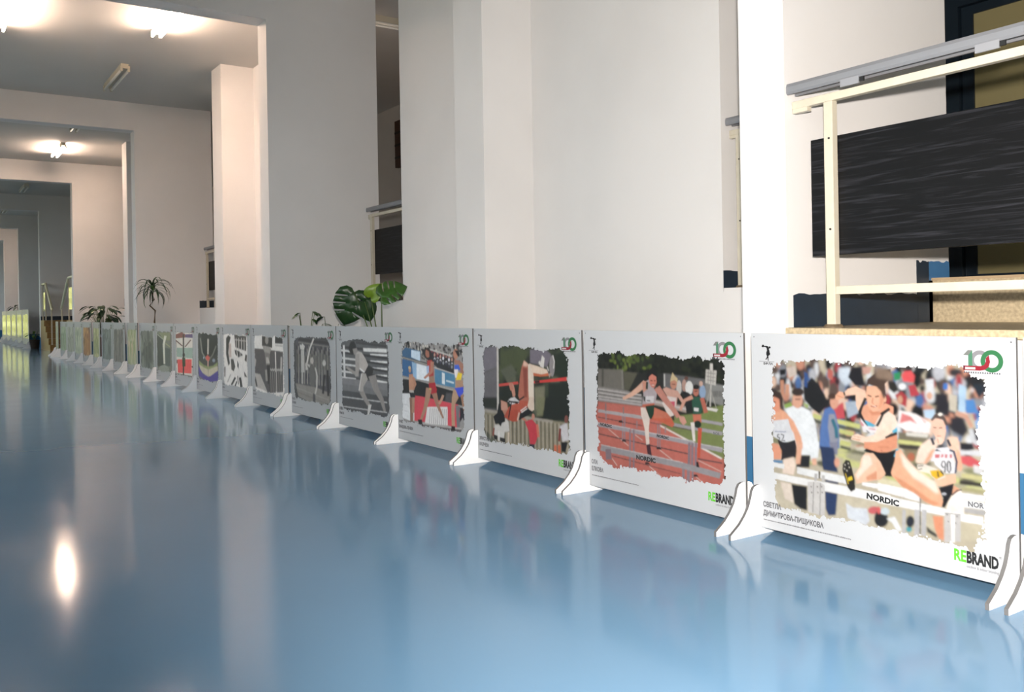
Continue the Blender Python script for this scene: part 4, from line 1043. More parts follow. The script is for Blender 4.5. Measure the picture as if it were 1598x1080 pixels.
  ('#3a3a48', 2, [(770, 522), (769, 517), (766, 513), (761, 511), (756, 511), (751, 512), (748, 516), (747, 521), (749, 525), (752, 529), (757, 532), (762, 532), (766, 530), (769, 526)]),
  ('#b98f80', 2, [(596, 583), (595, 578), (591, 574), (586, 572), (581, 572), (576, 573), (573, 577), (572, 582), (573, 587), (577, 591), (582, 593), (587, 593), (592, 591), (595, 588)]),
  ('#20202a', 2, [(666, 537), (665, 532), (661, 528), (657, 526), (651, 526), (647, 528), (644, 532), (643, 536), (644, 541), (647, 545), (652, 547), (657, 547), (662, 545), (665, 542)]),
  ('#8a8d94', 2, [(735, 525), (734, 520), (731, 516), (726, 514), (721, 514), (717, 516), (714, 519), (713, 524), (714, 529), (717, 533), (722, 535), (727, 535), (731, 533), (735, 529)]),
  ('#7a2f3a', 2, [(560, 586), (558, 582), (555, 578), (550, 575), (544, 575), (540, 577), (536, 581), (535, 586), (537, 591), (540, 594), (545, 597), (551, 597), (555, 595), (558, 591)]),
  ('#d8d8de', 2, [(630, 541), (629, 536), (625, 532), (621, 529), (615, 529), (611, 531), (608, 535), (606, 540), (608, 544), (611, 548), (616, 551), (621, 551), (626, 549), (629, 545)]),
  ('#3a3a48', 2, [(700, 528), (699, 523), (696, 519), (691, 517), (686, 517), (681, 519), (678, 522), (677, 527), (679, 532), (682, 536), (687, 538), (692, 538), (696, 536), (699, 533)]),
  ('#b98f80', 2, [(771, 555), (769, 551), (766, 547), (761, 545), (756, 544), (752, 546), (749, 550), (748, 554), (749, 559), (752, 563), (757, 565), (762, 565), (767, 564), (770, 560)]),
  ('#20202a', 2, [(594, 544), (593, 539), (589, 535), (584, 533), (579, 533), (574, 535), (571, 538), (570, 543), (571, 548), (575, 552), (580, 554), (585, 554), (590, 552), (593, 549)]),
  ('#8a8d94', 2, [(665, 531), (664, 527), (660, 523), (656, 520), (650, 520), (646, 522), (643, 526), (642, 530), (643, 535), (646, 539), (651, 541), (656, 542), (661, 540), (664, 536)]),
  ('#7a2f3a', 2, [(736, 559), (735, 554), (731, 550), (727, 548), (722, 548), (717, 550), (714, 553), (713, 558), (714, 563), (718, 567), (722, 569), (727, 569), (732, 567), (735, 563)]),
  ('#d8d8de', 2, [(557, 547), (556, 543), (553, 539), (548, 536), (542, 536), (537, 538), (534, 542), (533, 546), (535, 551), (538, 555), (543, 558), (548, 558), (553, 556), (556, 552)]),
  ('#3a3a48', 2, [(629, 535), (628, 530), (625, 526), (620, 524), (614, 523), (610, 525), (607, 529), (606, 534), (607, 539), (610, 543), (615, 545), (620, 545), (625, 543), (628, 539)]),
  ('#b98f80', 2, [(701, 562), (700, 557), (696, 554), (692, 551), (686, 551), (682, 553), (679, 557), (678, 561), (679, 566), (682, 570), (687, 572), (692, 572), (697, 571), (700, 567)]),
  ('#20202a', 2, [(769, 518), (767, 513), (764, 509), (759, 507), (754, 506), (750, 508), (747, 512), (746, 517), (747, 521), (750, 525), (755, 527), (760, 528), (765, 526), (768, 522)]),
  ('#8a8d94', 2, [(593, 538), (592, 533), (588, 529), (583, 527), (578, 527), (573, 529), (570, 532), (569, 537), (570, 542), (574, 546), (579, 548), (584, 549), (589, 547), (592, 543)]),
  ('#7a2f3a', 2, [(665, 566), (664, 561), (661, 557), (656, 555), (651, 555), (646, 556), (643, 560), (642, 565), (643, 570), (647, 574), (652, 576), (657, 576), (661, 574), (664, 570)]),
  ('#d8d8de', 2, [(735, 553), (734, 548), (730, 544), (726, 542), (721, 542), (716, 544), (713, 548), (712, 552), (713, 557), (717, 561), (721, 563), (726, 563), (731, 561), (734, 558)]),
  ('#3a3a48', 2, [(556, 542), (555, 537), (552, 533), (547, 530), (541, 530), (537, 532), (533, 536), (532, 541), (534, 545), (537, 549), (542, 552), (547, 552), (552, 550), (555, 546)]),
  ('#b98f80', 2, [(630, 569), (628, 564), (625, 560), (620, 558), (615, 558), (610, 560), (607, 564), (606, 568), (607, 573), (611, 577), (616, 579), (621, 580), (626, 578), (629, 574)]),
  ('#20202a', 2, [(700, 557), (699, 552), (695, 548), (691, 546), (685, 545), (681, 547), (678, 551), (677, 556), (678, 560), (681, 564), (686, 567), (691, 567), (696, 565), (699, 561)]),
  ('#8a8d94', 2, [(768, 512), (766, 507), (763, 503), (759, 501), (753, 501), (749, 503), (746, 506), (745, 511), (746, 516), (750, 519), (754, 522), (759, 522), (764, 520), (767, 516)]),
  ('#7a2f3a', 2, [(594, 573), (592, 568), (589, 564), (584, 562), (579, 562), (574, 563), (571, 567), (570, 572), (571, 577), (574, 581), (579, 583), (585, 583), (589, 581), (592, 578)]),
  ('#d8d8de', 2, [(665, 560), (663, 555), (660, 551), (655, 549), (650, 549), (645, 551), (642, 554), (641, 559), (642, 564), (646, 568), (651, 570), (656, 570), (660, 568), (664, 565)]),
  ('#3a3a48', 2, [(733, 515), (732, 510), (728, 506), (724, 504), (719, 504), (714, 506), (711, 509), (710, 514), (711, 519), (715, 523), (719, 525), (724, 525), (729, 523), (732, 520)]),
  ('#b98f80', 2, [(557, 576), (556, 572), (552, 568), (547, 565), (542, 565), (537, 567), (534, 571), (533, 576), (534, 580), (538, 584), (543, 587), (548, 587), (553, 585), (556, 581)]),
  ('#b4b2ae', 1, [(449, 608), (600, 591), (759, 571), (765, 580), (606, 600), (455, 618)]),
  ('#8d8a86', 1, [(360, 566), (566, 496), (574, 501), (368, 571)]),
  ('#c4c0bc', 1, [(538, 496), (785, 467), (788, 471), (542, 501)]),
  ('#4f7f9f', 2, [(547, 490), (790, 466), (791, 387), (544, 397)]),
  ('#cfd6da', 1, [(634, 472), (669, 467), (669, 399), (632, 403)]),
  ('#c2d0d8', 1, [(682, 419), (775, 410), (781, 420), (688, 429)]),
  ('#aaa59e', 1, [(99, 411), (768, 368), (771, 375), (103, 418)]),
  ('#1d1d20', 2, [(101, 402), (318, 403), (776, 365), (775, 329), (297, 294), (97, 307)]),
  ('#1d1d20', 2, [(284, 376), (444, 379), (581, 376), (776, 367), (893, 333), (891, 284), (738, 293), (290, 304)]),
  ('#4a4a4e', 3, [(683, 350), (755, 351), (738, 296), (666, 294)]),
  ('#d5d7da', 1, [(97, 306), (208, 313), (201, 134), (91, 143)]),
  ('#c94a56', 1, [(273, 305), (441, 303), (752, 290), (823, 289), (804, 147), (691, 152), (259, 140)]),
  ('#d5d3d3', 1, [(439, 243), (695, 271), (705, 151), (404, 136)]),
  ('#8f8d90', 1, [(474, 239), (463, 144), (470, 145), (481, 239)]),
  ('#8f8d90', 1, [(500, 240), (489, 145), (496, 145), (507, 240)]),
  ('#8f8d90', 1, [(526, 241), (515, 145), (522, 146), (533, 242)]),
  ('#8f8d90', 1, [(552, 243), (541, 146), (548, 147), (559, 243)]),
  ('#8f8d90', 1, [(577, 244), (566, 147), (573, 147), (584, 245)]),
  ('#8f8d90', 1, [(603, 246), (592, 147), (599, 148), (609, 246)]),
  ('#8f8d90', 1, [(628, 247), (617, 148), (624, 149), (634, 247)]),
  ('#8f8d90', 1, [(653, 248), (642, 149), (649, 149), (659, 249)]),
  ('#8f8d90', 1, [(678, 250), (667, 149), (673, 150), (684, 250)]),
  ('#c94a56', 1, [(456, 301), (738, 286), (738, 268), (454, 246)]),
  ('#c94a56', 1, [(698, 268), (808, 273), (804, 149), (694, 152)]),
  ('#6e6e72', 1, [(794, 283), (843, 280), (839, 156), (804, 152)]),
  ('#c4506e', 1, [(876, 237), (873, 221), (867, 208), (859, 201), (850, 200), (841, 206), (836, 218), (835, 233), (837, 249), (843, 261), (852, 269), (861, 270), (869, 264), (874, 252)]),
  ('#28242c', 1, [(843, 273), (894, 273), (891, 189), (875, 216), (840, 184)]),
  ('#6f6a6a', 2, [(167, 131), (859, 144), (859, 133), (689, 104), (355, 99), (209, 123)]),
  ('#a9a6a4', 1, [(265, 124), (858, 143), (860, 151), (269, 134)]),
  ('#3a3438', 1, [(306, 111), (858, 131), (859, 135), (308, 116)]),
  ('#d8d4d0', 1, [(251, 193), (249, 139), (261, 140), (263, 194)]),
  ('#b9bcc4', 0, [(111, 234), (179, 232), (181, 235), (113, 238)]),
  ('#b9bcc4', 0, [(122, 192), (182, 191), (183, 194), (124, 195)]),
  ('#b98a70', 2, [(196, 438), (194, 395), (196, 333), (270, 340), (260, 400), (254, 442)]),
  ('#b08068', 2, [(237, 419), (268, 377), (236, 347), (265, 342), (300, 379), (269, 426)]),
  ('#b08a74', 1, [(230, 468), (228, 459), (222, 453), (215, 449), (207, 448), (200, 451), (195, 458), (193, 466), (195, 474), (201, 481), (208, 485), (216, 485), (224, 482), (228, 476)]),
  ('#c9b48a', 1, [(225, 483), (224, 478), (218, 475), (211, 472), (203, 472), (195, 474), (190, 477), (189, 481), (191, 486), (196, 489), (203, 492), (212, 492), (219, 490), (224, 487)]),
  ('#b9b4b0', 1, [(196, 334), (258, 338), (265, 311), (203, 307)]),
  ('#1f1d22', 1, [(203, 311), (274, 320), (281, 293), (215, 288)]),
  ('#1f1d22', 1, [(195, 320), (266, 321), (273, 299), (223, 287)]),
  ('#8a6a5a', 1, [(198, 285), (212, 131), (240, 134), (248, 289)]),
  ('#a5836e', 1, [(240, 285), (228, 187), (261, 190), (273, 287)]),
  ('#a06a58', 1, [(488, 586), (484, 573), (476, 562), (463, 556), (449, 556), (437, 561), (428, 571), (426, 584), (429, 597), (438, 608), (451, 614), (465, 614), (477, 609), (485, 599)]),
  ('#2a211f', 1, [(428, 609), (452, 622), (483, 614), (512, 570), (500, 547), (481, 562), (474, 595)]),
  ('#a8403c', 1, [(449, 538), (511, 544), (529, 504), (530, 445), (469, 434), (447, 485)]),
  ('#b07a66', 1, [(492, 533), (488, 472), (397, 428), (415, 418), (521, 466), (537, 533)]),
  ('#9fb6d4', 1, [(436, 500), (471, 507), (470, 464), (442, 451)]),
  ('#9a7a66', 1, [(469, 434), (527, 445), (544, 405), (467, 393)]),
  ('#a52a34', 1, [(464, 396), (548, 405), (565, 343), (541, 312), (473, 337)]),
  ('#a52a34', 1, [(463, 387), (548, 392), (569, 361), (541, 325), (504, 330)]),
  ('#a07e6a', 1, [(428, 365), (410, 289), (386, 227), (327, 137), (353, 135), (428, 224), (470, 288), (504, 365)]),
  ('#9a7562', 1, [(502, 330), (550, 267), (632, 188), (650, 193), (590, 277), (566, 342)]),
  ('#b08c78', 1, [(632, 334), (609, 304), (579, 277), (605, 271), (636, 300), (659, 331)]),
  ('#1d1a1e', 1, [(309, 152), (365, 157), (375, 120), (324, 123)]),
  ('#d8b83a', 0, [(492, 361), (491, 359), (488, 357), (484, 356), (479, 355), (475, 356), (472, 357), (471, 359), (472, 361), (475, 363), (479, 364), (484, 365), (488, 364), (491, 363)]),
  ('#b07a64', 1, [(835, 592), (832, 578), (823, 566), (811, 560), (797, 559), (785, 565), (776, 576), (774, 590), (777, 604), (786, 615), (799, 622), (813, 622), (825, 616), (833, 605)]),
  ('#221d1e', 1, [(791, 612), (833, 613), (853, 589), (832, 574), (812, 595)]),
  ('#9c7060', 1, [(783, 558), (845, 553), (892, 534), (894, 478), (863, 469), (837, 518), (789, 530)]),
  ('#3f5fc0', 1, [(788, 523), (837, 528), (857, 497), (787, 487)]),
  ('#dcd6d8', 1, [(784, 497), (830, 500), (835, 447), (793, 448)]),
  ('#e3c63a', 1, [(829, 482), (877, 477), (862, 438), (800, 434)]),
  ('#a8866e', 1, [(799, 431), (882, 439), (888, 394), (798, 384)]),
  ('#3f4fc4', 1, [(784, 383), (888, 394), (887, 365), (845, 334), (811, 350)]),
  ('#3f4fc4', 1, [(784, 385), (888, 399), (884, 374), (845, 340)]),
  ('#ab8d74', 1, [(770, 377), (798, 376), (831, 332), (788, 289), (779, 242), (783, 157), (744, 153), (740, 246), (750, 326)]),
  ('#9a7660', 1, [(852, 347), (893, 354), (900, 246), (880, 265)]),
  ('#1d1a1e', 1, [(741, 153), (783, 154), (782, 129), (733, 123)]),
  ('#2a2a2c', 2, [(902, 611), (899, 607), (891, 603), (880, 600), (868, 600), (857, 602), (850, 605), (847, 610), (850, 614), (858, 618), (869, 621), (881, 621), (892, 619), (899, 616)]),
 ],
 5: [
  ('#57575a', 3, [(69, 645), (887, 628), (877, 361), (57, 370)]),
  ('#2d2d30', 2, [(76, 598), (878, 585), (877, 569), (75, 580)]),
  ('#d6d6d6', 1, [(596, 553), (877, 557), (876, 543), (611, 542)]),
  ('#2d2d30', 2, [(74, 556), (876, 540), (875, 523), (73, 539)]),
  ('#d6d6d6', 1, [(594, 505), (875, 510), (874, 496), (609, 493)]),
  ('#2d2d30', 2, [(72, 514), (874, 494), (874, 478), (72, 499)]),
  ('#d6d6d6', 1, [(592, 456), (873, 463), (873, 449), (607, 444)]),
  ('#2d2d30', 2, [(70, 472), (873, 448), (872, 432), (70, 458)]),
  ('#d6d6d6', 1, [(590, 407), (871, 416), (871, 402), (605, 396)]),
  ('#2d2d30', 2, [(69, 430), (871, 403), (870, 386), (68, 418)]),
  ('#d6d6d6', 1, [(675, 375), (870, 369), (869, 355), (674, 359)]),
  ('#d2d2d2', 1, [(485, 591), (871, 595), (870, 569), (493, 567)]),
  ('#3a3a3d', 2, [(364, 636), (865, 621), (864, 604), (363, 619)]),
  ('#cccccc', 1, [(124, 602), (131, 352), (167, 354), (160, 604)]),
  ('#c9c9c9', 1, [(72, 557), (358, 550), (363, 564), (77, 571)]),
  ('#c9c9c9', 1, [(69, 499), (356, 494), (361, 508), (75, 513)]),
  ('#c9c9c9', 1, [(67, 452), (354, 449), (359, 463), (73, 466)]),
  ('#c9c9c9', 1, [(65, 398), (352, 396), (357, 410), (70, 412)]),
  ('#c9c9c9', 1, [(63, 350), (350, 351), (355, 365), (68, 365)]),
  ('#77777a', 2, [(66, 356), (869, 360), (874, 282), (62, 276)]),
  ('#47474a', 2, [(62, 269), (873, 276), (867, 119), (440, 80), (58, 167)]),
  ('#6d6d70', 2, [(64, 312), (875, 309), (873, 269), (62, 261)]),
  ('#c0c0c0', 1, [(67, 208), (863, 223), (865, 230), (70, 215)]),
  ('#c0c0c0', 1, [(118, 136), (860, 155), (863, 161), (120, 143)]),
  ('#b0a9a5', 1, [(353, 570), (460, 559), (523, 517), (569, 471), (559, 423), (486, 413), (422, 430), (358, 490)]),
  ('#9c9692', 1, [(348, 545), (347, 441), (340, 378), (400, 380), (414, 443), (422, 548)]),
  ('#94908c', 1, [(370, 411), (285, 425), (197, 447), (172, 434), (255, 407), (338, 388)]),
  ('#201f21', 1, [(234, 591), (270, 631), (330, 637), (363, 608), (369, 574), (326, 538), (275, 543), (233, 566)]),
  ('#8a8582', 1, [(302, 579), (378, 588), (394, 561), (326, 534)]),
  ('#262528', 1, [(503, 414), (569, 471), (647, 454), (645, 421), (581, 367), (517, 380)]),
  ('#a39d99', 1, [(454, 411), (526, 408), (557, 369), (482, 310), (481, 275), (415, 271), (400, 291), (444, 362)]),
  ('#8e8985', 1, [(411, 263), (473, 220), (542, 179), (589, 194), (533, 238), (485, 283)]),
  ('#c4c2c0', 1, [(558, 189), (613, 193), (588, 147), (562, 108), (539, 109)]),
  ('#8a8582', 1, [(568, 389), (643, 299), (746, 235), (807, 158), (842, 165), (806, 250), (731, 320), (689, 410)]),
  ('#d0cdca', 2, [(447, 404), (396, 277), (409, 277), (460, 404)]),
  ('#dedede', 1, [(416, 437), (497, 413), (509, 421), (428, 444)]),
 ],
 6: [
  ('#46434a', 3, [(143, 617), (262, 658), (879, 625), (867, 174), (126, 263)]),
  ('#2a292b', 1, [(148, 578), (145, 395), (167, 396), (170, 578)]),
  ('#6e6c6a', 1, [(164, 543), (160, 349), (182, 350), (185, 544)]),
  ('#1f1e20', 1, [(179, 509), (175, 303), (196, 305), (201, 510)]),
  ('#88857f', 1, [(199, 573), (190, 258), (211, 259), (221, 574)]),
  ('#2a292b', 1, [(214, 539), (213, 395), (234, 396), (236, 540)]),
  ('#6e6c6a', 1, [(229, 505), (228, 350), (249, 351), (251, 506)]),
  ('#1f1e20', 1, [(249, 568), (242, 304), (263, 306), (270, 569)]),
  ('#88857f', 1, [(264, 535), (257, 259), (278, 261), (285, 535)]),
  ('#2a292b', 1, [(279, 501), (280, 395), (301, 396), (300, 502)]),
  ('#6e6c6a', 1, [(299, 564), (294, 350), (315, 352), (320, 565)]),
  ('#1f1e20', 1, [(314, 530), (309, 306), (330, 307), (335, 531)]),
  ('#88857f', 1, [(329, 497), (323, 261), (344, 262), (349, 498)]),
  ('#2a292b', 1, [(348, 559), (345, 396), (366, 397), (369, 560)]),
  ('#6e6c6a', 1, [(363, 526), (360, 351), (380, 352), (383, 527)]),
  ('#1f1e20', 1, [(377, 493), (374, 307), (395, 308), (398, 494)]),
  ('#88857f', 1, [(396, 555), (388, 262), (409, 264), (417, 556)]),
  ('#2a292b', 1, [(411, 522), (410, 396), (431, 397), (431, 523)]),
  ('#6e6c6a', 1, [(430, 584), (424, 352), (445, 353), (450, 584)]),
  ('#1f1e20', 1, [(444, 551), (438, 308), (459, 309), (465, 551)]),
  ('#88857f', 1, [(459, 518), (452, 264), (473, 265), (479, 518)]),
  ('#2a292b', 1, [(477, 579), (474, 397), (494, 398), (498, 580)]),
  ('#6e6c6a', 1, [(492, 546), (488, 353), (508, 354), (512, 547)]),
  ('#1f1e20', 1, [(506, 514), (502, 309), (522, 310), (526, 514)]),
  ('#88857f', 1, [(525, 575), (516, 265), (536, 266), (545, 575)]),
  ('#2a292b', 1, [(539, 542), (537, 397), (557, 398), (559, 543)]),
  ('#6e6c6a', 1, [(553, 509), (551, 353), (571, 354), (573, 510)]),
  ('#1f1e20', 1, [(571, 570), (564, 310), (584, 311), (591, 571)]),
  ('#88857f', 1, [(585, 538), (578, 266), (598, 268), (605, 539)]),
  ('#2a292b', 1, [(599, 505), (599, 397), (619, 398), (619, 506)]),
  ('#6e6c6a', 1, [(617, 566), (613, 354), (632, 355), (637, 567)]),
  ('#1f1e20', 1, [(631, 534), (626, 311), (646, 312), (651, 534)]),
  ('#88857f', 1, [(645, 501), (639, 268), (659, 269), (664, 502)]),
  ('#2a292b', 1, [(663, 562), (660, 398), (680, 399), (682, 562)]),
  ('#6e6c6a', 1, [(677, 530), (674, 355), (693, 356), (696, 530)]),
  ('#1f1e20', 1, [(694, 590), (687, 312), (706, 313), (714, 590)]),
  ('#88857f', 1, [(708, 558), (700, 269), (719, 270), (727, 558)]),
  ('#2a292b', 1, [(722, 525), (721, 398), (740, 399), (741, 526)]),
  ('#6e6c6a', 1, [(739, 585), (734, 355), (753, 356), (758, 586)]),
  ('#1f1e20', 1, [(753, 553), (747, 313), (766, 314), (772, 554)]),
  ('#88857f', 1, [(766, 521), (760, 270), (779, 271), (785, 522)]),
  ('#2a292b', 1, [(784, 581), (780, 399), (799, 399), (802, 582)]),
  ('#6e6c6a', 1, [(797, 549), (793, 356), (812, 357), (816, 550)]),
  ('#1f1e20', 1, [(810, 517), (806, 314), (825, 315), (829, 518)]),
  ('#88857f', 1, [(827, 577), (819, 271), (837, 273), (846, 577)]),
  ('#2a292b', 1, [(841, 545), (839, 399), (858, 400), (859, 546)]),
  ('#6e6c6a', 1, [(854, 513), (852, 357), (870, 358), (872, 514)]),
  ('#77746f', 1, [(203, 600), (867, 579), (871, 587), (208, 610)]),
  ('#2a292b', 1, [(201, 618), (866, 598), (875, 622), (212, 644)]),
  ('#7d7974', 2, [(126, 256), (600, 247), (869, 222), (865, 138), (528, 105), (184, 149)]),
  ('#8f8b86', 1, [(148, 215), (833, 163), (839, 169), (155, 222)]),
  ('#6a6763', 1, [(146, 182), (800, 130), (806, 136), (153, 189)]),
  ('#bdbab6', 1, [(240, 567), (241, 590), (276, 581), (294, 597), (354, 576), (335, 544), (256, 545)]),
  ('#a9a6a2', 1, [(261, 541), (262, 354), (339, 359), (339, 544)]),
  ('#9c9995', 1, [(276, 355), (271, 258), (303, 260), (307, 357)]),
  ('#c0bdb8', 1, [(538, 645), (450, 561), (375, 431), (406, 430), (479, 559), (566, 642)]),
  ('#b0ada8', 1, [(491, 419), (355, 438), (359, 377), (417, 383), (391, 423), (458, 400)]),
  ('#a9a39d', 1, [(544, 462), (540, 450), (529, 440), (514, 434), (498, 433), (483, 438), (473, 447), (470, 459), (475, 472), (485, 482), (500, 488), (517, 489), (531, 484), (541, 474)]),
  ('#5c5a58', 1, [(458, 421), (559, 425), (572, 339), (551, 250), (468, 251), (437, 332)]),
  ('#b5b2ad', 1, [(560, 406), (598, 340), (586, 253), (551, 195), (580, 195), (615, 254), (627, 342), (589, 409)]),
  ('#47444a', 1, [(516, 198), (565, 189), (562, 120), (512, 116)]),
  ('#b0ada8', 1, [(797, 454), (793, 443), (783, 434), (769, 429), (753, 428), (740, 432), (730, 441), (727, 451), (731, 462), (741, 471), (755, 476), (771, 477), (785, 472), (794, 464)]),
  ('#8f8c88', 0, [(648, 553), (649, 392), (662, 393), (661, 553)]),
  ('#222123', 1, [(746, 361), (707, 206), (748, 207), (786, 362)]),
  ('#222123', 1, [(810, 400), (817, 194), (857, 198), (851, 402)]),
 ],
 7: [
  ('#d6d2ce', 3, [(93, 647), (1009, 647), (994, 146), (64, 95)]),
  ('#4f4a4b', 2, [(109, 523), (386, 523), (699, 518), (993, 513), (975, 158), (514, 119), (105, 230)]),
  ('#37322f', 2, [(360, 644), (685, 635), (670, 538), (515, 548), (355, 551)]),
  ('#2b2827', 2, [(766, 647), (989, 637), (986, 580), (762, 582)]),
  ('#aaa6a2', 1, [(759, 558), (983, 557), (987, 570), (764, 571)]),
  ('#a8a29d', 3, [(97, 288), (287, 283), (515, 126), (367, 145), (101, 157)]),
  ('#8e8781', 2, [(566, 609), (560, 592), (544, 578), (522, 570), (498, 570), (476, 577), (461, 590), (457, 607), (463, 623), (479, 637), (502, 645), (526, 645), (547, 638), (562, 625)]),
  ('#96908a', 2, [(366, 551), (536, 549), (649, 531), (595, 480), (510, 456), (428, 496)]),
  ('#77716c', 2, [(438, 496), (595, 487), (589, 369), (464, 377)]),
  ('#b2ada7', 1, [(478, 448), (552, 451), (591, 397), (486, 392)]),
  ('#2a2626', 1, [(502, 379), (519, 204), (560, 207), (594, 383)]),
  ('#8d8883', 1, [(441, 333), (457, 228), (520, 233), (504, 337)]),
  ('#cfcac5', 1, [(753, 506), (764, 137), (796, 139), (785, 507)]),
  ('#b4afaa', 1, [(919, 464), (902, 309), (948, 311), (965, 466)]),
  ('#b5b0aa', 1, [(631, 343), (630, 338), (626, 334), (621, 331), (616, 331), (611, 333), (607, 337), (607, 342), (608, 346), (612, 351), (617, 353), (622, 353), (627, 351), (630, 348)]),
  ('#3a3637', 1, [(576, 319), (578, 138), (598, 139), (597, 320)]),
  ('#b5b0aa', 1, [(660, 339), (658, 334), (655, 330), (650, 328), (644, 328), (639, 330), (636, 333), (635, 338), (637, 343), (640, 347), (645, 349), (651, 350), (655, 348), (659, 344)]),
  ('#7d7873', 1, [(608, 321), (609, 140), (629, 141), (628, 322)]),
  ('#b5b0aa', 1, [(688, 345), (687, 340), (683, 336), (678, 334), (673, 333), (668, 335), (665, 339), (664, 344), (665, 348), (669, 352), (674, 355), (679, 355), (684, 353), (687, 349)]),
  ('#3a3637', 1, [(638, 322), (640, 142), (660, 143), (659, 323)]),
  ('#b5b0aa', 1, [(716, 341), (715, 336), (711, 332), (706, 330), (701, 330), (696, 332), (693, 335), (692, 340), (694, 345), (697, 349), (702, 351), (707, 352), (712, 350), (715, 346)]),
  ('#7d7873', 1, [(669, 324), (670, 144), (691, 146), (689, 325)]),
  ('#b5b0aa', 1, [(745, 347), (743, 342), (740, 338), (735, 336), (729, 335), (725, 337), (722, 341), (721, 346), (722, 350), (726, 354), (731, 357), (736, 357), (741, 355), (744, 351)]),
  ('#3a3637', 1, [(699, 325), (701, 146), (721, 148), (720, 326)]),
  ('#b5b0aa', 1, [(772, 343), (771, 338), (768, 334), (763, 332), (757, 332), (753, 334), (749, 337), (748, 342), (750, 347), (753, 351), (758, 353), (764, 354), (768, 352), (772, 348)]),
  ('#7d7873', 1, [(730, 327), (731, 148), (751, 150), (750, 328)]),
  ('#b5b0aa', 1, [(800, 349), (799, 344), (796, 340), (791, 338), (785, 337), (781, 339), (778, 343), (777, 348), (778, 352), (782, 356), (786, 359), (792, 359), (796, 357), (800, 353)]),
  ('#3a3637', 1, [(760, 328), (761, 150), (781, 152), (780, 329)]),
  ('#b5b0aa', 1, [(828, 345), (827, 340), (823, 337), (818, 334), (813, 334), (808, 336), (805, 339), (804, 344), (806, 349), (809, 353), (814, 355), (819, 355), (824, 354), (827, 350)]),
  ('#7d7873', 1, [(790, 330), (791, 152), (811, 154), (809, 331)]),
  ('#b5b0aa', 1, [(856, 351), (854, 346), (851, 342), (846, 340), (841, 339), (836, 341), (833, 345), (832, 350), (833, 354), (837, 358), (842, 361), (847, 361), (852, 359), (855, 355)]),
  ('#3a3637', 1, [(819, 331), (820, 154), (840, 156), (839, 332)]),
  ('#b5b0aa', 1, [(883, 347), (881, 342), (878, 339), (873, 336), (868, 336), (863, 338), (860, 341), (859, 346), (861, 351), (864, 355), (869, 357), (874, 357), (879, 355), (882, 352)]),
  ('#7d7873', 1, [(849, 333), (850, 156), (870, 158), (868, 334)]),
  ('#b5b0aa', 1, [(910, 353), (909, 348), (905, 344), (901, 342), (895, 341), (891, 343), (888, 347), (887, 351), (888, 356), (892, 360), (896, 362), (902, 363), (906, 361), (909, 357)]),
  ('#3a3637', 1, [(878, 334), (879, 158), (899, 160), (898, 335)]),
  ('#b5b0aa', 1, [(937, 349), (935, 344), (932, 341), (927, 338), (922, 338), (918, 340), (915, 343), (914, 348), (915, 353), (918, 357), (923, 359), (928, 359), (933, 357), (936, 354)]),
  ('#7d7873', 1, [(907, 336), (908, 160), (928, 162), (927, 337)]),
  ('#b5b0aa', 1, [(964, 354), (963, 350), (959, 346), (954, 344), (949, 343), (945, 345), (942, 349), (941, 353), (942, 358), (946, 362), (950, 364), (956, 365), (960, 363), (963, 359)]),
  ('#3a3637', 1, [(936, 337), (937, 162), (957, 164), (955, 338)]),
  ('#2a2626', 1, [(84, 249), (147, 158), (191, 164), (129, 255)]),
  ('#a39d98', 1, [(105, 435), (160, 415), (134, 348), (101, 362)]),
 ],
 8: [
  ('#d8d4d0', 3, [(145, 650), (885, 645), (869, 135), (114, 119)]),
  ('#2f2c2a', 1, [(197, 603), (279, 636), (357, 614), (301, 549), (269, 454), (316, 345), (261, 319), (187, 435)]),
  ('#3f3b38', 1, [(476, 647), (860, 633), (852, 487), (507, 515)]),
  ('#b8b3ae', 0, [(527, 609), (525, 485), (548, 486), (550, 609)]),
  ('#b8b3ae', 0, [(613, 610), (611, 487), (633, 488), (635, 611)]),
  ('#b8b3ae', 0, [(697, 612), (696, 490), (718, 491), (720, 612)]),
  ('#b8b3ae', 0, [(781, 613), (779, 492), (801, 493), (803, 614)]),
  ('#b8b3ae', 0, [(484, 589), (856, 581), (859, 588), (488, 596)]),
  ('#34302e', 1, [(480, 491), (632, 480), (753, 446), (603, 418), (503, 445)]),
  ('#c9c5c0', 0, [(546, 477), (568, 424), (589, 426), (566, 479)]),
  ('#c9c5c0', 0, [(646, 473), (649, 431), (669, 432), (666, 474)]),
  ('#37332f', 1, [(827, 456), (879, 450), (859, 382), (799, 395)]),
  ('#b9a8a0', 2, [(288, 549), (293, 407), (372, 410), (367, 551)]),
  ('#3a3633', 1, [(345, 393), (436, 396), (496, 321), (442, 272), (365, 284)]),
  ('#2b2826', 1, [(564, 386), (612, 349), (597, 302), (560, 324)]),
  ('#2f2b29', 1, [(119, 304), (158, 306), (146, 201), (113, 200)]),
  ('#4a4541', 1, [(769, 288), (816, 267), (874, 233), (790, 236)]),
  ('#262321', 1, [(463, 215), (328, 129), (384, 124), (518, 209)]),
  ('#262321', 1, [(520, 177), (453, 119), (492, 117), (558, 175)]),
  ('#262321', 1, [(605, 217), (650, 120), (723, 128), (679, 224)]),
  ('#6a645f', 1, [(553, 230), (573, 147), (603, 149), (583, 233)]),
  ('#8f8983', 1, [(324, 236), (212, 151), (237, 149), (348, 234)]),
 ],
 9: [
  ('#3a3b38', 3, [(133, 645), (908, 630), (894, 138), (101, 154)]),
  ('#262824', 3, [(261, 647), (894, 630), (883, 441), (616, 383), (309, 398)]),
  ('#77766d', 2, [(184, 584), (255, 420), (440, 339), (483, 347), (304, 425), (235, 587)]),
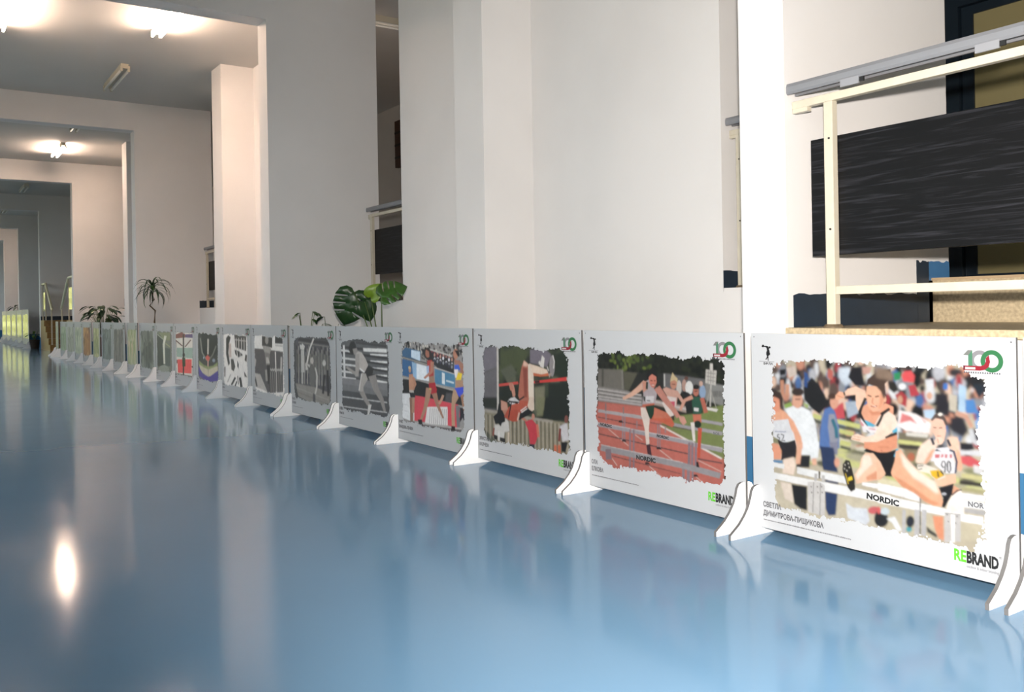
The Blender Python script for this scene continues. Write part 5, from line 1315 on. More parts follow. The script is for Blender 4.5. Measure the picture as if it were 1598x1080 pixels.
  ('#6a6c64', 2, [(808, 516), (686, 422), (518, 349), (558, 343), (728, 417), (851, 512)]),
  ('#a39f98', 1, [(495, 582), (478, 412), (545, 414), (562, 583)]),
  ('#c2564a', 1, [(402, 375), (496, 404), (592, 382), (538, 338), (462, 343)]),
  ('#b58f86', 1, [(483, 344), (478, 259), (527, 261), (532, 346)]),
  ('#9aa6b0', 1, [(367, 369), (364, 364), (356, 360), (345, 357), (332, 356), (321, 358), (313, 362), (311, 367), (314, 373), (322, 377), (333, 380), (346, 380), (357, 378), (365, 375)]),
  ('#7f8a9c', 1, [(791, 356), (785, 348), (769, 341), (745, 336), (719, 335), (695, 338), (679, 344), (674, 351), (680, 359), (697, 367), (721, 371), (747, 372), (770, 369), (786, 364)]),
  ('#7f8a58', 2, [(145, 331), (334, 287), (519, 278), (700, 294), (877, 343), (875, 310), (668, 251), (424, 239), (142, 287)]),
  ('#b3ac98', 2, [(142, 287), (332, 261), (517, 244), (875, 302), (886, 245), (664, 184), (481, 166), (202, 211)]),
  ('#4a3f86', 2, [(115, 268), (296, 190), (542, 165), (886, 253), (888, 138), (478, 106), (134, 156)]),
  ('#8b8478', 1, [(496, 260), (491, 175), (516, 176), (521, 261)]),
 ],
 10: [
  ('#c9c4bb', 3, [(75, 638), (888, 637), (855, 136), (41, 137)]),
  ('#7a4a40', 2, [(96, 611), (379, 642), (545, 622), (542, 580), (92, 561)]),
  ('#5a4a70', 2, [(545, 617), (887, 627), (884, 581), (542, 580)]),
  ('#8fa397', 2, [(128, 447), (877, 467), (869, 343), (121, 338)]),
  ('#d0504e', 2, [(163, 307), (829, 332), (806, 165), (173, 144)]),
  ('#3a342f', 1, [(436, 616), (403, 123), (471, 127), (503, 617)]),
  ('#5c3f34', 1, [(95, 529), (393, 471), (427, 482), (130, 540)]),
  ('#5c3f34', 1, [(786, 562), (516, 472), (554, 465), (822, 555)]),
  ('#35402a', 1, [(392, 337), (535, 342), (540, 236), (394, 230)]),
  ('#6a4a3e', 1, [(84, 545), (71, 347), (111, 348), (124, 546)]),
  ('#6a4038', 1, [(52, 297), (162, 301), (159, 257), (49, 258)]),
  ('#2a2420', 1, [(886, 247), (882, 243), (872, 239), (858, 236), (842, 235), (828, 237), (818, 240), (815, 244), (819, 249), (829, 253), (843, 255), (859, 256), (873, 255), (883, 252)]),
  ('#2a2420', 1, [(524, 373), (518, 362), (501, 352), (478, 347), (451, 346), (428, 350), (412, 358), (407, 369), (414, 381), (431, 390), (455, 396), (481, 397), (504, 392), (519, 384)]),
 ],
 11: [
  ('#6d7266', 3, [(108, 638), (836, 635), (801, 124), (73, 159)]),
  ('#3f4540', 3, [(105, 596), (478, 590), (450, 199), (99, 172)]),
  ('#7d8264', 3, [(183, 621), (813, 629), (806, 528), (474, 533)]),
  ('#c9c8bb', 1, [(514, 588), (417, 475), (447, 221), (534, 226), (523, 476), (635, 584)]),
  ('#9da08f', 1, [(114, 592), (458, 528), (490, 537), (148, 601)]),
  ('#8c9070', 1, [(549, 483), (782, 444), (818, 455), (586, 495)]),
  ('#4d5550', 3, [(540, 431), (822, 428), (806, 203), (547, 203)]),
  ('#85887f', 2, [(734, 166), (704, 143), (624, 121), (508, 105), (378, 99), (259, 103), (176, 117), (148, 139), (180, 163), (265, 185), (385, 201), (515, 206), (630, 201), (708, 187)]),
 ],
}

a7 = ART[7]
ART[7] = [(c, s, [(int(64 + (x - 64) * .88), y) for x, y in p]) for c, s, p in a7]

BW, BH, BZ = 0.997, 0.745, 0.03
XB = 2.7

def value_noise(rg, nx, ny, cell):
    gx, gy = int(nx / cell) + 3, int(ny / cell) + 3
    g = rg.random((gy, gx))
    xs = np.arange(nx) / cell; ys = np.arange(ny) / cell
    xi = xs.astype(int); yi = ys.astype(int); xf = xs - xi; yf = ys - yi
    xf = xf * xf * (3 - 2 * xf); yf = yf * yf * (3 - 2 * yf)
    a = g[yi][:, xi] * (1 - xf) + g[yi][:, xi + 1] * xf
    b = g[yi + 1][:, xi] * (1 - xf) + g[yi + 1][:, xi + 1] * xf
    return a * (1 - yf[:, None]) + b * yf[:, None]

def blur(m, r):
    if r < 0.5:
        return m
    k = max(1, int(round(r)))
    for ax in (0, 1):
        for _ in range(2):
            p = np.pad(m, [(k, k) if a == ax else (0, 0) for a in (0, 1)], mode='edge')
            c = np.cumsum(p, axis=ax)
            z = np.zeros_like(np.take(c, [0], axis=ax))
            c = np.concatenate([z, c], axis=ax)
            n = m.shape[ax]
            m = (np.take(c, range(2 * k + 1, 2 * k + 1 + n), axis=ax) - np.take(c, range(0, n), axis=ax)) / (2 * k + 1)
    return m

def paint(img, x0, y0, h, col, soft, pts):
    """fill one polygon (board millimetres) into img, with a soft edge"""
    ny, nx = img.shape[:2]
    P = np.array(pts, float)
    pad = soft * 2 + h
    i0 = max(0, int((P[:, 0].min() - pad - x0) / h)); i1 = min(nx, int((P[:, 0].max() + pad - x0) / h) + 2)
    j0 = max(0, int((P[:, 1].min() - pad - y0) / h)); j1 = min(ny, int((P[:, 1].max() + pad - y0) / h) + 2)
    if i1 <= i0 or j1 <= j0:
        return
    acc = 0
    for ox, oy in ((-.25, -.25), (.25, -.25), (-.25, .25), (.25, .25)):
        X, Y = np.meshgrid(x0 + (np.arange(i0, i1) + ox) * h, y0 + (np.arange(j0, j1) + oy) * h)
        ins = np.zeros(X.shape, bool)
        n = len(P)
        for a in range(n):
            xa, ya = P[a]; xb, yb_ = P[a - 1]
            if ya == yb_:
                continue
            c = ((ya > Y) != (yb_ > Y)) & (X < (xb - xa) * (Y - ya) / (yb_ - ya) + xa)
            ins ^= c
        acc = acc + ins
    msk = blur(acc / 4.0, soft / h * .6)[:, :, None]
    sub = img[j0:j1, i0:i1]
    sub *= (1 - msk); sub += np.array(s2l(col)) * msk

def blobs(img, x0, y0, h, rg, box, n, rx, ry, pal, soft=3):
    for _ in range(n):
        cx, cy = rg.uniform(box[0], box[2]), rg.uniform(box[1], box[3])
        a, b = rg.uniform(*rx), rg.uniform(*ry)
        pts = [(cx + a * math.cos(t * .5236), cy + b * math.sin(t * .5236)) for t in range(12)]
        paint(img, x0, y0, h, pal[rg.integers(len(pal))], soft, pts)

INKF = {1: .44, 2: .44, 3: .62, 4: .9, 5: 1.0}      # ink strength of each print
def drawing(k, h):
    """returns (img, x0, y0) for board k at grid step h millimetres"""
    rg = np.random.default_rng(40 + k)
    x0, x1, y0, y1 = 80, 910, (70 if k == 1 else 95), 665
    nx, ny = int((x1 - x0) / h) + 1, int((y1 - y0) / h) + 1
    img = np.ones((ny, nx, 3)) * np.array(s2l('#6a675f'))
    bx = (x0, y0, x1, y1)
    if k == 1:
        img[:] = s2l('#c2b9a4')
        blobs(img, x0, y0, h, rg, (85, 380, 905, 660), 420, (9, 24), (12, 32), ['#1c1d22', '#2b2b30', '#d9dde2', '#c98f78', '#a33a42', '#e3c3ae', '#4a6ea5', '#8a8f98', '#141414', '#b9bcc4', '#5a4a44'], 8)
        blobs(img, x0, y0, h, rg, (85, 270, 905, 380), 90, (20, 50), (7, 14), ['#8a8a6a', '#c9cc8a', '#5b5a48', '#a8a58c', '#d6d2c0'], 5)
    elif k == 2:
        img[:] = s2l('#26271f')
        blobs(img, x0, y0, h, rg, (85, 520, 905, 660), 320, (6, 20), (6, 18), ['#15170f', '#1d2016', '#2c3320', '#0e100b', '#23271a'], 2)
        blobs(img, x0, y0, h, rg, (200, 560, 480, 640), 40, (6, 14), (6, 14), ['#6d7d38', '#55652c', '#46562a'], 2)
    elif k == 3:
        img[:] = s2l('#3d4434')
        blobs(img, x0, y0, h, rg, bx, 120, (18, 50), (20, 60), ['#23281e', '#4a5236', '#2c3328', '#5d6150', '#1c211b'], 9)
    elif k == 4:
        img[:] = s2l('#8f8d8c')
        blobs(img, x0, y0, h, rg, (85, 540, 905, 660), 200, (6, 14), (8, 18), ['#1c1c1e', '#2c2a2c', '#77746f', '#c4beb4', '#4a4644'], 2)
    elif k in (5, 6):
        img[:] = s2l('#3a3a3c')
        blobs(img, x0, y0, h, rg, bx, 80, (10, 30), (8, 20), ['#2a2a2c', '#4a4a4c', '#57575a'], 3)
    elif k in (7, 8):
        img[:] = s2l('#cfcac5')
    elif k in (9, 10, 11):
        img[:] = s2l('#6a6a62')
    elif k >= 12:
        pals = {12: ['#6c7068', '#5a5e58', '#84887c', '#4a4e4a'], 13: ['#9aa07a', '#b0b094', '#c4b09a', '#8b9468'], 14: ['#6c6a66', '#5a5856', '#7d7a74', '#858078'], 15: ['#68706c', '#565e5c', '#7a8280'], 16: ['#a8aa74', '#8f9468', '#c2c09a', '#767c58'], 17: ['#9a6a3c', '#7d4a30', '#b98c58', '#5f3a2a'], 18: ['#98a08c', '#7f8a78', '#b4b8a4'], 19: ['#8d9086', '#a4a79c', '#75796f'], 21: ['#8a9a80', '#a0ac94', '#6f7f68'], 20: ['#8f9a88', '#a8b09a', '#6d786c']}  # angled boards carry their reflected window light as yellow-green ink
        pal = pals.get(k, ['#b9c46a', '#dfe4a0', '#8f9c4a', '#f0f2cc', '#a8b45a'])  # far panels: daylight reflection painted into the print as yellow-green
        img[:] = s2l(pal[0])
        blobs(img, x0, y0, h, rg, bx, 60, (20, 70), (40, 120), pal, 10)
        for _ in range(10):      # standing figures
            cx = rg.uniform(160, 840); cy = rg.uniform(240, 330); c = pal[rg.integers(len(pal))]
            dk = pal[1]
            paint(img, x0, y0, h, c, 4, [(cx - 40, cy - 110), (cx - 30, cy + 90), (cx - 50, cy + 150), (cx, cy + 190), (cx + 50, cy + 150), (cx + 30, cy + 90), (cx + 45, cy - 110), (cx + 6, cy - 20)])
            paint(img, x0, y0, h, dk, 4, [(cx + 24 * math.cos(t), cy + 222 + 32 * math.sin(t)) for t in np.linspace(0, 6.28, 9)[:-1]])
    for c, s, p in ART.get(k, []):
        paint(img, x0, y0, h, c, s, p)
    img *= 1 + (rg.random(img.shape[:2])[:, :, None] - .5) * .08
    # torn brush-stroke outline
    X, Y = np.meshgrid(x0 + np.arange(nx) * h, y0 + np.arange(ny) * h)
    bx0, bx1, by0, by1 = 96, 894, (88 if k == 1 else 118), 648
    r = 62
    qx = np.abs(X - (bx0 + bx1) / 2) - (bx1 - bx0) / 2 + r; qy = np.abs(Y - (by0 + by1) / 2) - (by1 - by0) / 2 + r
    sd = np.hypot(np.maximum(qx, 0), np.maximum(qy, 0)) + np.minimum(np.maximum(qx, qy), 0) - r
    nz = (value_noise(rg, nx, ny, 60 / h) - .5) * 26 + (value_noise(rg, nx, ny, 14 / h) - .5) * 16 + (value_noise(rg, nx, ny, 6 / h) - .5) * 12
    alpha = sd + nz + 2 < 0
    if h < 6:
        for ch in range(3):
            img[:, :, ch] = blur(img[:, :, ch], .8) * .75 + img[:, :, ch] * .25
    img *= (1 + (value_noise(rg, nx, ny, 34 / h) - .5) * .12 + (value_noise(rg, nx, ny, 11 / h) - .5) * .10)[:, :, None]
    return np.clip(img * INKF.get(k, 1.15), 0, 1), alpha, x0, y0

def picture_mesh(k, h, w=BW, sx=1.0, sz=1.0):
    img, alpha, x0, y0 = drawing(k, h)
    ny, nx = alpha.shape
    fm = alpha[:-1, :-1] & alpha[1:, :-1] & alpha[:-1, 1:] & alpha[1:, 1:]
    J, I = np.nonzero(fm)
    base = J * nx + I
    quads = np.stack([base + 1, base, base + nx, base + nx + 1], 1)   # normal towards -x
    used, inv = np.unique(quads, return_inverse=True)
    quads = inv.reshape(-1, 4)
    uj, ui = used // nx, used % nx
    co = np.zeros((len(used), 3), np.float32)
    co[:, 0] = -0.0008
    co[:, 1] = (w / 2) - (x0 + ui * h) / 1000 * sx
    co[:, 2] = (y0 + uj * h) / 1000 * sz
    me = bpy.data.meshes.new('printed_picture')
    me.vertices.add(len(co)); me.vertices.foreach_set('co', co.ravel())
    me.loops.add(quads.size); me.loops.foreach_set('vertex_index', quads.ravel().astype(np.int32))
    me.polygons.add(len(quads)); me.polygons.foreach_set('loop_start', np.arange(0, quads.size, 4, dtype=np.int32))
    me.update(calc_edges=True)
    ca = me.color_attributes.new('ink', 'FLOAT_COLOR', 'POINT')
    rgba = np.ones((len(used), 4), np.float32); rgba[:, :3] = img.reshape(-1, 3)[used]
    ca.data.foreach_set('color', rgba.ravel())
    me.materials.append(INK)
    me.validate()
    return me

def flat_print(name, polys):
    """coloured flat shapes, board millimetres relative to their own origin"""
    v = []; f = []; cols = []
    for n, (c, pts) in enumerate(polys):
        s = len(v)
        v += [(-0.0009 - n * 0.00006, -x / 1000, y / 1000) for x, y in pts]
        f.append(tuple(range(s, s + len(pts))))
        cols.append((*[q * .42 for q in s2l(c)], 1))
    me = bpy.data.meshes.new(name)
    me.from_pydata(v, [], f)
    ca = me.color_attributes.new('ink', 'FLOAT_COLOR', 'CORNER')
    for p in me.polygons:
        for li in p.loop_indices:
            ca.data[li].color = cols[p.index]
    me.materials.append(INK); me.update()
    return me

def text_mesh(body, size, m, xs=1.0, bold=0.0, align='LEFT', width=None):
    cu = bpy.data.curves.new('text', 'FONT')
    cu.body = body; cu.size = size; cu.offset = bold; cu.align_x = align; cu.resolution_u = 2
    to = bpy.data.objects.new('text', cu); COL.objects.link(to)
    dg = bpy.context.evaluated_depsgraph_get()
    me = bpy.data.meshes.new_from_object(to.evaluated_get(dg))
    bpy.data.objects.remove(to); bpy.data.curves.remove(cu)
    if width:
        lo = min(v.co.x for v in me.vertices); xs = width / (max(v.co.x for v in me.vertices) - lo)
    for vv in me.vertices:
        x, y, _ = vv.co
        vv.co = (-0.0010, -x * xs, y)
    me.materials.clear(); me.materials.append(m)
    return me

def arc(cx, cy, r, a0, a1, n=20):
    return [(cx + r * math.cos(math.radians(a0 + (a1 - a0) * i / n)), cy + r * math.sin(math.radians(a0 + (a1 - a0) * i / n))) for i in range(n + 1)]
def ring(cx, cy, ro, ri, a0, a1, n=22):
    return arc(cx, cy, ro, a0, a1, n) + arc(cx, cy, ri, a1, a0, n)
# the anniversary logo: a folded 1, a grey 0, a green 0 and a red tail with a white tab
LOGO = flat_print('anniversary_logo', [
    ('#a5a3a8', ring(52, 37, 31, 18, 60, 270)), ('#3f8a58', ring(88, 36, 34, 20, 0, 180)), ('#3f8a58', ring(88, 36, 34, 20, 180, 360)),
    ('#5c9a78', [(16, 20), (29, 20), (29, 68), (16, 68)]), ('#8f928d', [(0, 52), (16, 52), (29, 68), (15, 68)]),
    ('#b02a3c', [(0, 6), (52, 6), (66, 9), (78, 18), (83, 34), (79, 54), (70, 45), (70, 34), (65, 24), (54, 20), (0, 20)]), ('#7d2034', [(0, 6), (6, 6), (6, 20), (0, 20)]), ('#efe6e6', [(6, 9), (38, 9), (38, 16), (6, 16)]),
    ] + [('#77757c', [(1 + i * 7.2, -3), (6 + i * 7.2, -3), (5 + i * 7.2, 2), (2 + i * 7.2, 2)]) for i in range(16)])
# discus thrower over a thin line
EMBLEM = flat_print('federation_emblem', [
    ('#1c1a1c', [(6, 66), (10, 74), (18, 73), (19, 67), (13, 63)]), ('#1c1a1c', [(14, 68), (28, 70), (38, 68), (42, 60), (38, 52), (32, 60), (24, 65), (15, 65)]),
    ('#1c1a1c', arc(45, 64, 4.2, 0, 330, 10)), ('#1c1a1c', [(30, 62), (40, 60), (44, 50), (44, 38), (38, 30), (33, 28), (28, 36), (28, 44), (32, 52)]),
    ('#1c1a1c', [(44, 46), (47, 40), (44, 33), (42, 36), (43, 42)]), ('#1c1a1c', [(32, 30), (38, 30), (35, 24), (27, 16), (24, 18), (29, 24)]), ('#1c1a1c', [(35, 30), (39, 28), (38, 20), (40, 13), (36, 13), (35, 20)]),
    ('#5a5a5c', [(-6, 9), (66, 9), (66, 10.2), (-6, 10.2)])])
EMB_TXT = text_mesh('БФЛА', 0.0115, BLACKP, 1.35, .0004)
RE_T = text_mesh('RE', 0.049, GREENP, bold=.0016, width=.039)
BRAND_T = text_mesh('BRAND', 0.049, BLACKP, bold=.0024, width=.098)
TAG_T = text_mesh('outdoor & indoor branding', 0.0125, GREYP, width=.098)
REG_T = text_mesh('®', 0.011, BLACKP)
NORDIC_T = text_mesh('NORDIC', 0.026, BLACKP, bold=.0012, width=.118)
NOR_T = text_mesh('NOR', 0.026, GREYP, bold=.0008, width=.058)

def smudge(rows, seed, m=None):
    """caption lines too small to read: rows of tiny ink marks (u0, v, width, height)"""
    rg = random.Random(seed); v = []; f = []
    for u0, vv, w_, hh in rows:
        u = u0
        while u < u0 + w_:
            g = rg.uniform(.55, .95) * hh * .6
            s = len(v)
            a = rg.uniform(.6, 1.0) * hh
            v += [(-.0009, -u / 1000, vv / 1000), (-.0009, -(u + g) / 1000, vv / 1000), (-.0009, -(u + g) / 1000, (vv + a) / 1000), (-.0009, -u / 1000, (vv + a) / 1000)]
            f.append((s, s + 1, s + 2, s + 3)); u += hh * .75
    me = bpy.data.meshes.new('caption'); me.from_pydata(v, [], f); me.materials.append(m or GREYP)
    return me

# cut foot: symmetrical, swept up to a rounded tongue that grips the sheet
prof = [(.168, 0), (.168, .018), (.150, .030), (.118, .052), (.088, .082), (.066, .112), (.052, .145), (.046, .168), (.036, .184), (.020, .190), (.0, .190)]
prof = [(-a, b) for a, b in prof] + [(a, b) for a, b in prof[::-1][1:]]
def foot_mesh():
    n = len(prof); t = .006
    v = [(a, -t, b) for a, b in prof] + [(a, t, b) for a, b in prof]
    f = [tuple(range(n)), tuple(range(n, 2 * n))[::-1]] + [(i, n + i, n + (i + 1) % n, (i + 1) % n) for i in range(n)]
    me = bpy.data.meshes.new('foot'); me.from_pydata(v, [], f)
    me.materials.append(FOOTW); me.materials.append(RIM)
    for p in me.polygons:
        p.material_index = 0 if p.index < 2 else 1
    bm = bmesh.new(); bm.from_mesh(me); bmesh.ops.recalc_face_normals(bm, faces=bm.faces); bm.to_mesh(me); bm.free()
    return me
FOOT = foot_mesh()
def panel_mesh(w, hh):
    m = MB().box(0, .010, -w / 2, w / 2, 0, hh)
    me = bpy.data.meshes.new('panel'); me.from_pydata(m.v, [], m.f); me.materials.append(BOARDW); me.materials.append(RIM)
    for p in me.polygons:
        p.material_index = 0 if abs(p.normal.x) > .5 else 1
    return me
PANEL = panel_mesh(BW, BH)
DOT = MB().lathe([(0, .0006), (.0022, .0005), (.0026, 0)], 8)

def part(name, me, parent, loc=(0, 0, 0), scale=None):
    o = bpy.data.objects.new(name, me); COL.objects.link(o); o.parent = parent; o.location = loc
    if scale:
        o.scale = scale
    return o
def uv(u, v, w=BW):     # board millimetres -> local place
    return (0, w / 2 - u / 1000, BZ + v / 1000)

def board(k, y_left, label, h, rz=0.0, dx=0.0, caption=None, near=False):
    r = empty('display_board', (XB + dx, y_left - BW / 2, 0), rz)
    tag(r, label, 'display board', 'printed athletics boards standing in one long row')
    part('panel', PANEL, r, (0, 0, BZ))
    if h:
        part('printed_picture', picture_mesh(k, h), r, (0, 0, BZ))
    for yy in (-.4865, .4765):
        part('foot', FOOT, r, (.005, yy, 0))
    part('federation_emblem', EMBLEM, r, uv(45, 628 if k == 1 else 640))
    part('emblem_lettering', EMB_TXT, r, uv(59, 626 if k == 1 else 638))
    part('anniversary_logo', LOGO, r, uv(838, 636 if k == 1 else 640))
    o = part('sponsor_lettering', RE_T, r, uv(797, 46 if k == 1 else 58))
    part('sponsor_lettering', BRAND_T, r, uv(838, 46 if k == 1 else 58))
    part('sponsor_tagline', TAG_T, r, uv(838, 30 if k == 1 else 42))
    part('registered_mark', REG_T, r, uv(938, 78 if k == 1 else 88))
    if caption:
        for i, t in enumerate(caption):
            part('caption_lettering', text_mesh(t, .027, GREYP, .78, .0009), r, uv(46, (82 if k == 1 else 108) - i * 33))
        part('caption_line', smudge([(48, 30 if k == 1 else 50, 380 if k == 1 else 330, 5)], k), r, uv(0, 0))
    else:
        part('caption_line', smudge([(46, 112, 60, 24), (46, 80, 85, 24), (48, 55, 240, 5)], k), r, uv(0, 0))
    if near:
        for u, v in ((14, 14), (983, 14), (14, BH * 1000 - 14), (983, BH * 1000 - 14)):
            d = DOT.build('rivet', GREYP, r)
            d.matrix_local = Matrix.Translation(uv(u, v)) @ Matrix.Rotation(-math.pi / 2, 4, 'Y')
    return r

BD = [
 (0, 1.315, 'white printed board beside the woman hurdler board, next to the railing post', 0, 0, None),
 (1, 2.332, 'board with a woman clearing a NORDIC hurdle in front of a crowd', 2.0, 0, ('СВЕТЛА', 'ДИМИТРОВА-ПИЩИКОВА')),
 (2, 3.368, 'board with three hurdlers racing on a red track below dark trees', 2.2, 0, ('ОЛА', 'ЕЛКОВА')),
 (3, 4.383, 'board with a high jumper arching over a red bar', 2.4, 0, ('ХРИСТИНА', 'КАЛЧЕВА')),
 (4, 5.395, 'board with runners in red and blue kit before a pink advertising hoarding', 2.6, 0, ('ИНЕТ', 'ВАНДОВА-ПЕНЕВА')),
 (5, 6.39, 'black and white board of a sprinter leaving the blocks by white stands', 3.2, 0, None),
 (6, 7.40, 'black and white board of an athlete lifting a torch before a crowd', 4.0, 0, None),
 (7, 8.45, 'black and white board of a runner with a lane of spectators and a pole', 4.5, 0, None),
 (8, 9.455, 'high contrast black and white board of crossed limbs and railings', 5.0, 0, None),
 (9, 10.457, 'board with a dark stadium curve and purple bottom edge', 5.5, 0, None),
 (10, 11.459, 'board with a red block and dark upright poles', 6.0, 0, None),
 (11, 12.469, 'dark green board with one pale upright figure', 7.0, 0, None),
 (12, 13.48, 'dull grey-green board beside the pale yellowish angled board', 8.0, 0, None),
 (13, 14.49, 'pale yellowish board angled in the row below the palm-like plant', 8.0, -2.5, None),
 (14, 15.50, 'grey-brown murky board right behind the pale yellowish angled board', 10, 0, None),
 (15, 16.51, 'blue-grey murky board next to the olive angled board', 10, 0, None),
 (16, 17.52, 'olive green angled board below the leafy bush', 10, -2.5, None),
 (17, 18.53, 'orange-brown board among grey ones below the leafy bush', 10, 0, None),
 (18, 19.54, 'light grey-green board next to the orange-brown one', 12, 0, None),
 (19, 20.55, 'pale grey board with a light green one on either side', 12, 0, None),
 (21, 21.56, 'soft green board, second from the stairs end of the row', 12, 0, None),
 (20, 22.57, 'last board of the row, standing at the foot of the brown stairs', 12, -4, None),
]
for k, yl, lab, h, rz, cap in BD:
    board(k, yl, lab, h, math.radians(rz), 0, cap, near=k <= 3)
# hurdle lettering inside the pictures
hb = {o['label'][:24]: o for o in COL.objects if o.name.startswith('display_board')}
b1 = [o for o in COL.objects if o.get('label') == BD[1][2]][0]
b2 = [o for o in COL.objects if o.get('label') == BD[2][2]][0]
def hurdle_text(b, u, v, s, rot, me=NORDIC_T):
    o = part('hurdle_lettering', me, b, uv(u, v), (1, s, s)); o.rotation_euler = (rot, 0, 0)
    return o

# taller panels far down the corridor
BIGP = panel_mesh(1.72, 1.0)
YG = print_mat('glossy_print', 0.12)
for i in range(5):
    r = empty('exhibition_stand', (2.75, 28.25 + 1.76 * i + .86, 0))
    tag(r, 'glossy display panel tinted yellow-green like reflected daylight, ' + ('first after the stairs', 'second after the stairs', 'middle one of five beyond the stairs', 'second from the far end', 'last at the far end')[i], 'display panel', 'tall yellow-green panels beyond the stairs')
    part('panel', BIGP, r, (0, 0, .1))
    me = picture_mesh(30 + i, 14, w=1.72, sx=1.72, sz=1.36)
    me.materials.clear(); me.materials.append(YG)
    part('printed_picture', me, r, (0, 0, .1))
    for s in (-1, 1):
        part('foot', FOOT, r, (.005, s * .8, 0), (1, 1, 1.0))

# ------------------------------------------------------------------ plants
def pot(parent, r, h, m, c=(0, 0, 0)):
    MB().lathe([(0, 0), (r * .72, 0), (r * .78, h * .1), (r * .95, h * .86), (r * 1.06, h * .86), (r * 1.06, h), (r * .96, h), (r * .9, h * .9), (0, h * .9)], 20, c).build('pot', m, parent, smooth=False)
    MB().lathe([(0, h * .93), (r * .6, h * .925), (r * .9, h * .9)], 16, c).build('soil', SOIL, parent)

def fold(verts, faces, name, m, parent, origin, tip_dir, normal, size, droop=0.25, cup=0.15):
    """flat leaf outline (x along the blade, y across) bent and placed"""
    bm = bmesh.new()
    vs_ = [bm.verts.new((x, y, 0)) for x, y in verts]
    f = bm.faces.new(vs_)
    bmesh.ops.triangulate(bm, faces=[f])
    bmesh.ops.subdivide_edges(bm, edges=[e for e in bm.edges if e.calc_length() > .25], cuts=1, use_grid_fill=False)
    bmesh.ops.triangulate(bm, faces=bm.faces)
    t = Vector(tip_dir).normalized(); n = Vector(normal); n = (n - t * n.dot(t)).normalized(); s = n.cross(t)
    for v in bm.verts:
        x, y = v.co.x, v.co.y
        z = -droop * x * x + cup * abs(y)
        v.co = Vector(origin) + (t * x + s * y + n * z) * size
    me = bpy.data.meshes.new(name); bm.to_mesh(me); bm.free()
    me.polygons.foreach_set('use_smooth', [True] * len(me.polygons))
    me.materials.append(m)
    o = bpy.data.objects.new(name, me); COL.objects.link(o); o.parent = parent
    md = o.modifiers.new('thickness', 'SOLIDIFY'); md.thickness = .0012
    return o

def heart(slits=0, seed=0):
    """half outline of a split leaf, mirrored; deep narrow cuts between the lobes"""
    rg = random.Random(seed)
    base = [(0, 0), (-.10, .10), (-.12, .26), (-.02, .42), (.16, .50), (.36, .50), (.56, .43), (.74, .31), (.88, .16), (1.0, 0)]
    if not slits:
        half = base
    else:
        half = [(0, 0), (-.10, .10), (-.12, .26), (-.02, .42)]
        cuts = [(.22, .50), (.44, .49), (.64, .39)][:slits]
        for (x, y) in cuts:
            half += [(x - .02, y), (x - .09, y * .30), (x - .055, y * .28), (x + .035, y - .015)]
        half += [(.80, .26), (.90, .14), (1.0, 0)]
    return half + [(x, -y) for x, y in half[::-1][1:-1]]

mo = empty('split_leaf_plant', (3.2, 6.62, 0)); tag(mo, 'large split-leaf plant with glossy green leaves rising behind the boards', 'plant')
pot(mo, .19, .36, TERRA)
tocam = Vector((-.42, -.9, .1))
def stem(parent, p0, p1, r=.006, bow=0.05, m=STEM):
    p0, p1 = Vector(p0), Vector(p1)
    pts = [p0.lerp(p1, t) + Vector((0, 0, bow * math.sin(math.pi * t))) for t in (0, .25, .5, .75, 1)]
    MB().tube(pts, [r, r, r * .9, r * .8, r * .7], 6).build('stem', m, parent, smooth=True)
def world_leaf(root, pos, tip, nrm, size, sl, m, seed, droop=.2, cup=.12, base=(0, 0, .34), r=.006):
    o = Vector(pos) - root.location
    fold(heart(sl, seed), None, 'leaf', m, root, o, tip, nrm, size, droop, cup)
    stem(root, base, o, r, .04)
world_leaf(mo, (3.12, 6.98, 1.05), (-.28, .20, -1.0), tocam, .30, 4, GREEN_D, 1)
world_leaf(mo, (3.16, 6.86, .96), (.16, -.06, -.55), (-.3, -.9, .5), .17, 0, GREEN_D, 2)
world_leaf(mo, (3.15, 6.72, 1.0), (.20, -.32, .42), (-.35, -.85, .3), 0.145, 0, GREEN_L, 3, cup=.55)
world_leaf(mo, (3.12, 6.46, 1.00), (.52, -.30, .30), (-.4, -.8, .6), .22, 3, GREEN_M, 4)
world_leaf(mo, (3.28, 6.5, .55), (.5, -.2, .1), (0, -.3, 1), .2, 3, GREEN_M, 5)

# low plants behind the black and white boards
def low_plant(name, label, x, y, n, hgt, size, seed, m, potm=TERRA, zp=.3, spread=.16):
    rg = random.Random(seed)
    r = empty(name, (x, y, 0)); tag(r, label, 'plant')
    pot(r, .13, zp, potm)
    for i in range(n):
        a = i * 2.4 + rg.uniform(-.3, .3); d = spread * rg.uniform(.3, 1.0); z = hgt * rg.uniform(.68, 1.0)
        p = Vector((d * math.cos(a), d * math.sin(a), z))
        stem(r, (0, 0, zp * .9), p, .004, .03)
        fold([(0, 0), (.2, .16), (.5, .22), (.8, .13), (1, 0), (.8, -.13), (.5, -.22), (.2, -.16)], None, 'leaf', m, r, p, (math.cos(a), math.sin(a), rg.uniform(-.5, .2)), (0, 0, 1), size * rg.uniform(.8, 1.15), .35, .2)
    return r
low_plant('trailing_plant', 'small trailing plant with thin arched stem, only its top leaves showing', 3.12, 8.12, 9, .93, .10, 3, GREEN_M, spread=.2)
low_plant('rubber_plant', 'small dark round-leaved plant beside the large split-leaf plant', 3.12, 7.50, 7, .87, .15, 8, GREEN_D, WPOT, spread=.12)
low_plant('leafy_bush', 'broad-leaved bush behind the boards, in front of the cream cross wall', 3.25, 19.6, 44, 1.10, .22, 5, GREEN_D, zp=.45, spread=.33)
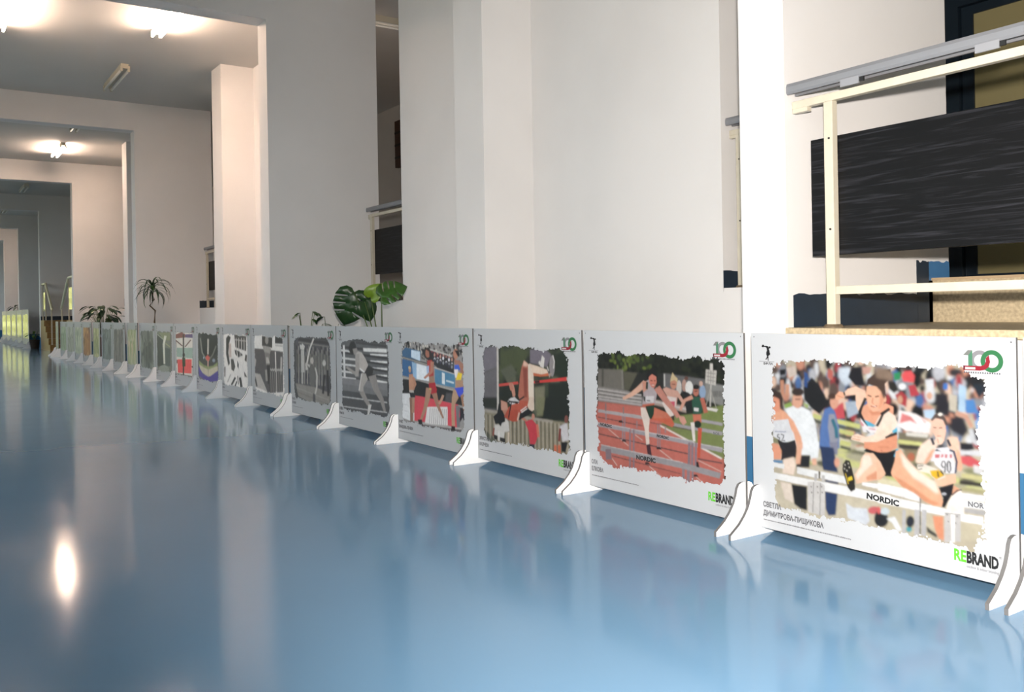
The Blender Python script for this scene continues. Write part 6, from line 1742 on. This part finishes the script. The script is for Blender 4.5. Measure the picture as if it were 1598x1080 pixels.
low_plant('leafy_bush', 'small leafy plant behind the yellow-green panels', 3.15, 35.2, 14, 1.34, .25, 6, GREEN_D, zp=.45, spread=.3)
low_plant('leafy_bush', 'tiny leafy plant on the floor beside the brown stairs', 2.85, 27.85, 9, 0.55, .16, 9, GREEN_M, SOIL, zp=.25, spread=.16)

# palm-like plant with a kinked bare stem
dp = empty('dragon_tree', (3.06, 14.28, 0)); tag(dp, 'thin dragon tree with kinked bare stem and drooping narrow leaves', 'plant')
pot(dp, .16, .32, TERRA)
c0 = Vector((.0, .0, 1.22))
MB().tube([(.02, -.02, .3), (.02, -.02, .78), (.03, -.03, .95), (-.03, .05, 1.03), (.02, -.01, 1.12), c0], [.014, .013, .012, .012, .012, .014], 7).build('stem', BARK, dp, smooth=True)
rg = random.Random(4)
for i in range(34):
    a = i * 2.399; el = 1.25 - 1.15 * (i / 34) + rg.uniform(-.1, .1)
    L = rg.uniform(.32, .5); d = Vector((math.cos(a), math.sin(a), 0)); side = Vector((-math.sin(a), math.cos(a), 0))
    pts = []; p = c0 + Vector((0, 0, .1 * (1 - i / 34))); ang = el
    for q in range(7):
        pts.append(p.copy()); p = p + (d * math.cos(ang) + Vector((0, 0, math.sin(ang)))) * (L / 6); ang -= .42
    wd = [.006, .012, .013, .012, .010, .006, .001]
    v = []
    for q, s in zip(pts, wd):
        v += [q - side * s, q + side * s + Vector((0, 0, .002)), q + Vector((0, 0, -.003))]
    f = []
    for q in range(6):
        b = q * 3
        f += [(b, b + 2, b + 5, b + 3), (b + 2, b + 1, b + 4, b + 5), (b + 1, b, b + 3, b + 4)]
    raw('leaf', v, f, GREEN_D if i % 3 else GREEN_M, dp, True)

# ------------------------------------------------------------------ lettering on the printed hurdles
hurdle_text(b1, 492, 187, 1.02, 0.063)
hurdle_text(b1, 845, 221, 0.85, -0.013, NOR_T)
hurdle_text(b2, 364, 168, 1.06, 0.005)
hurdle_text(b2, 499, 284, 0.64, 0.055)
hurdle_text(b2, 113, 296, 0.73, 0.047)
hurdle_text(b2, 831, 330, 0.60, 0.015, NOR_T)
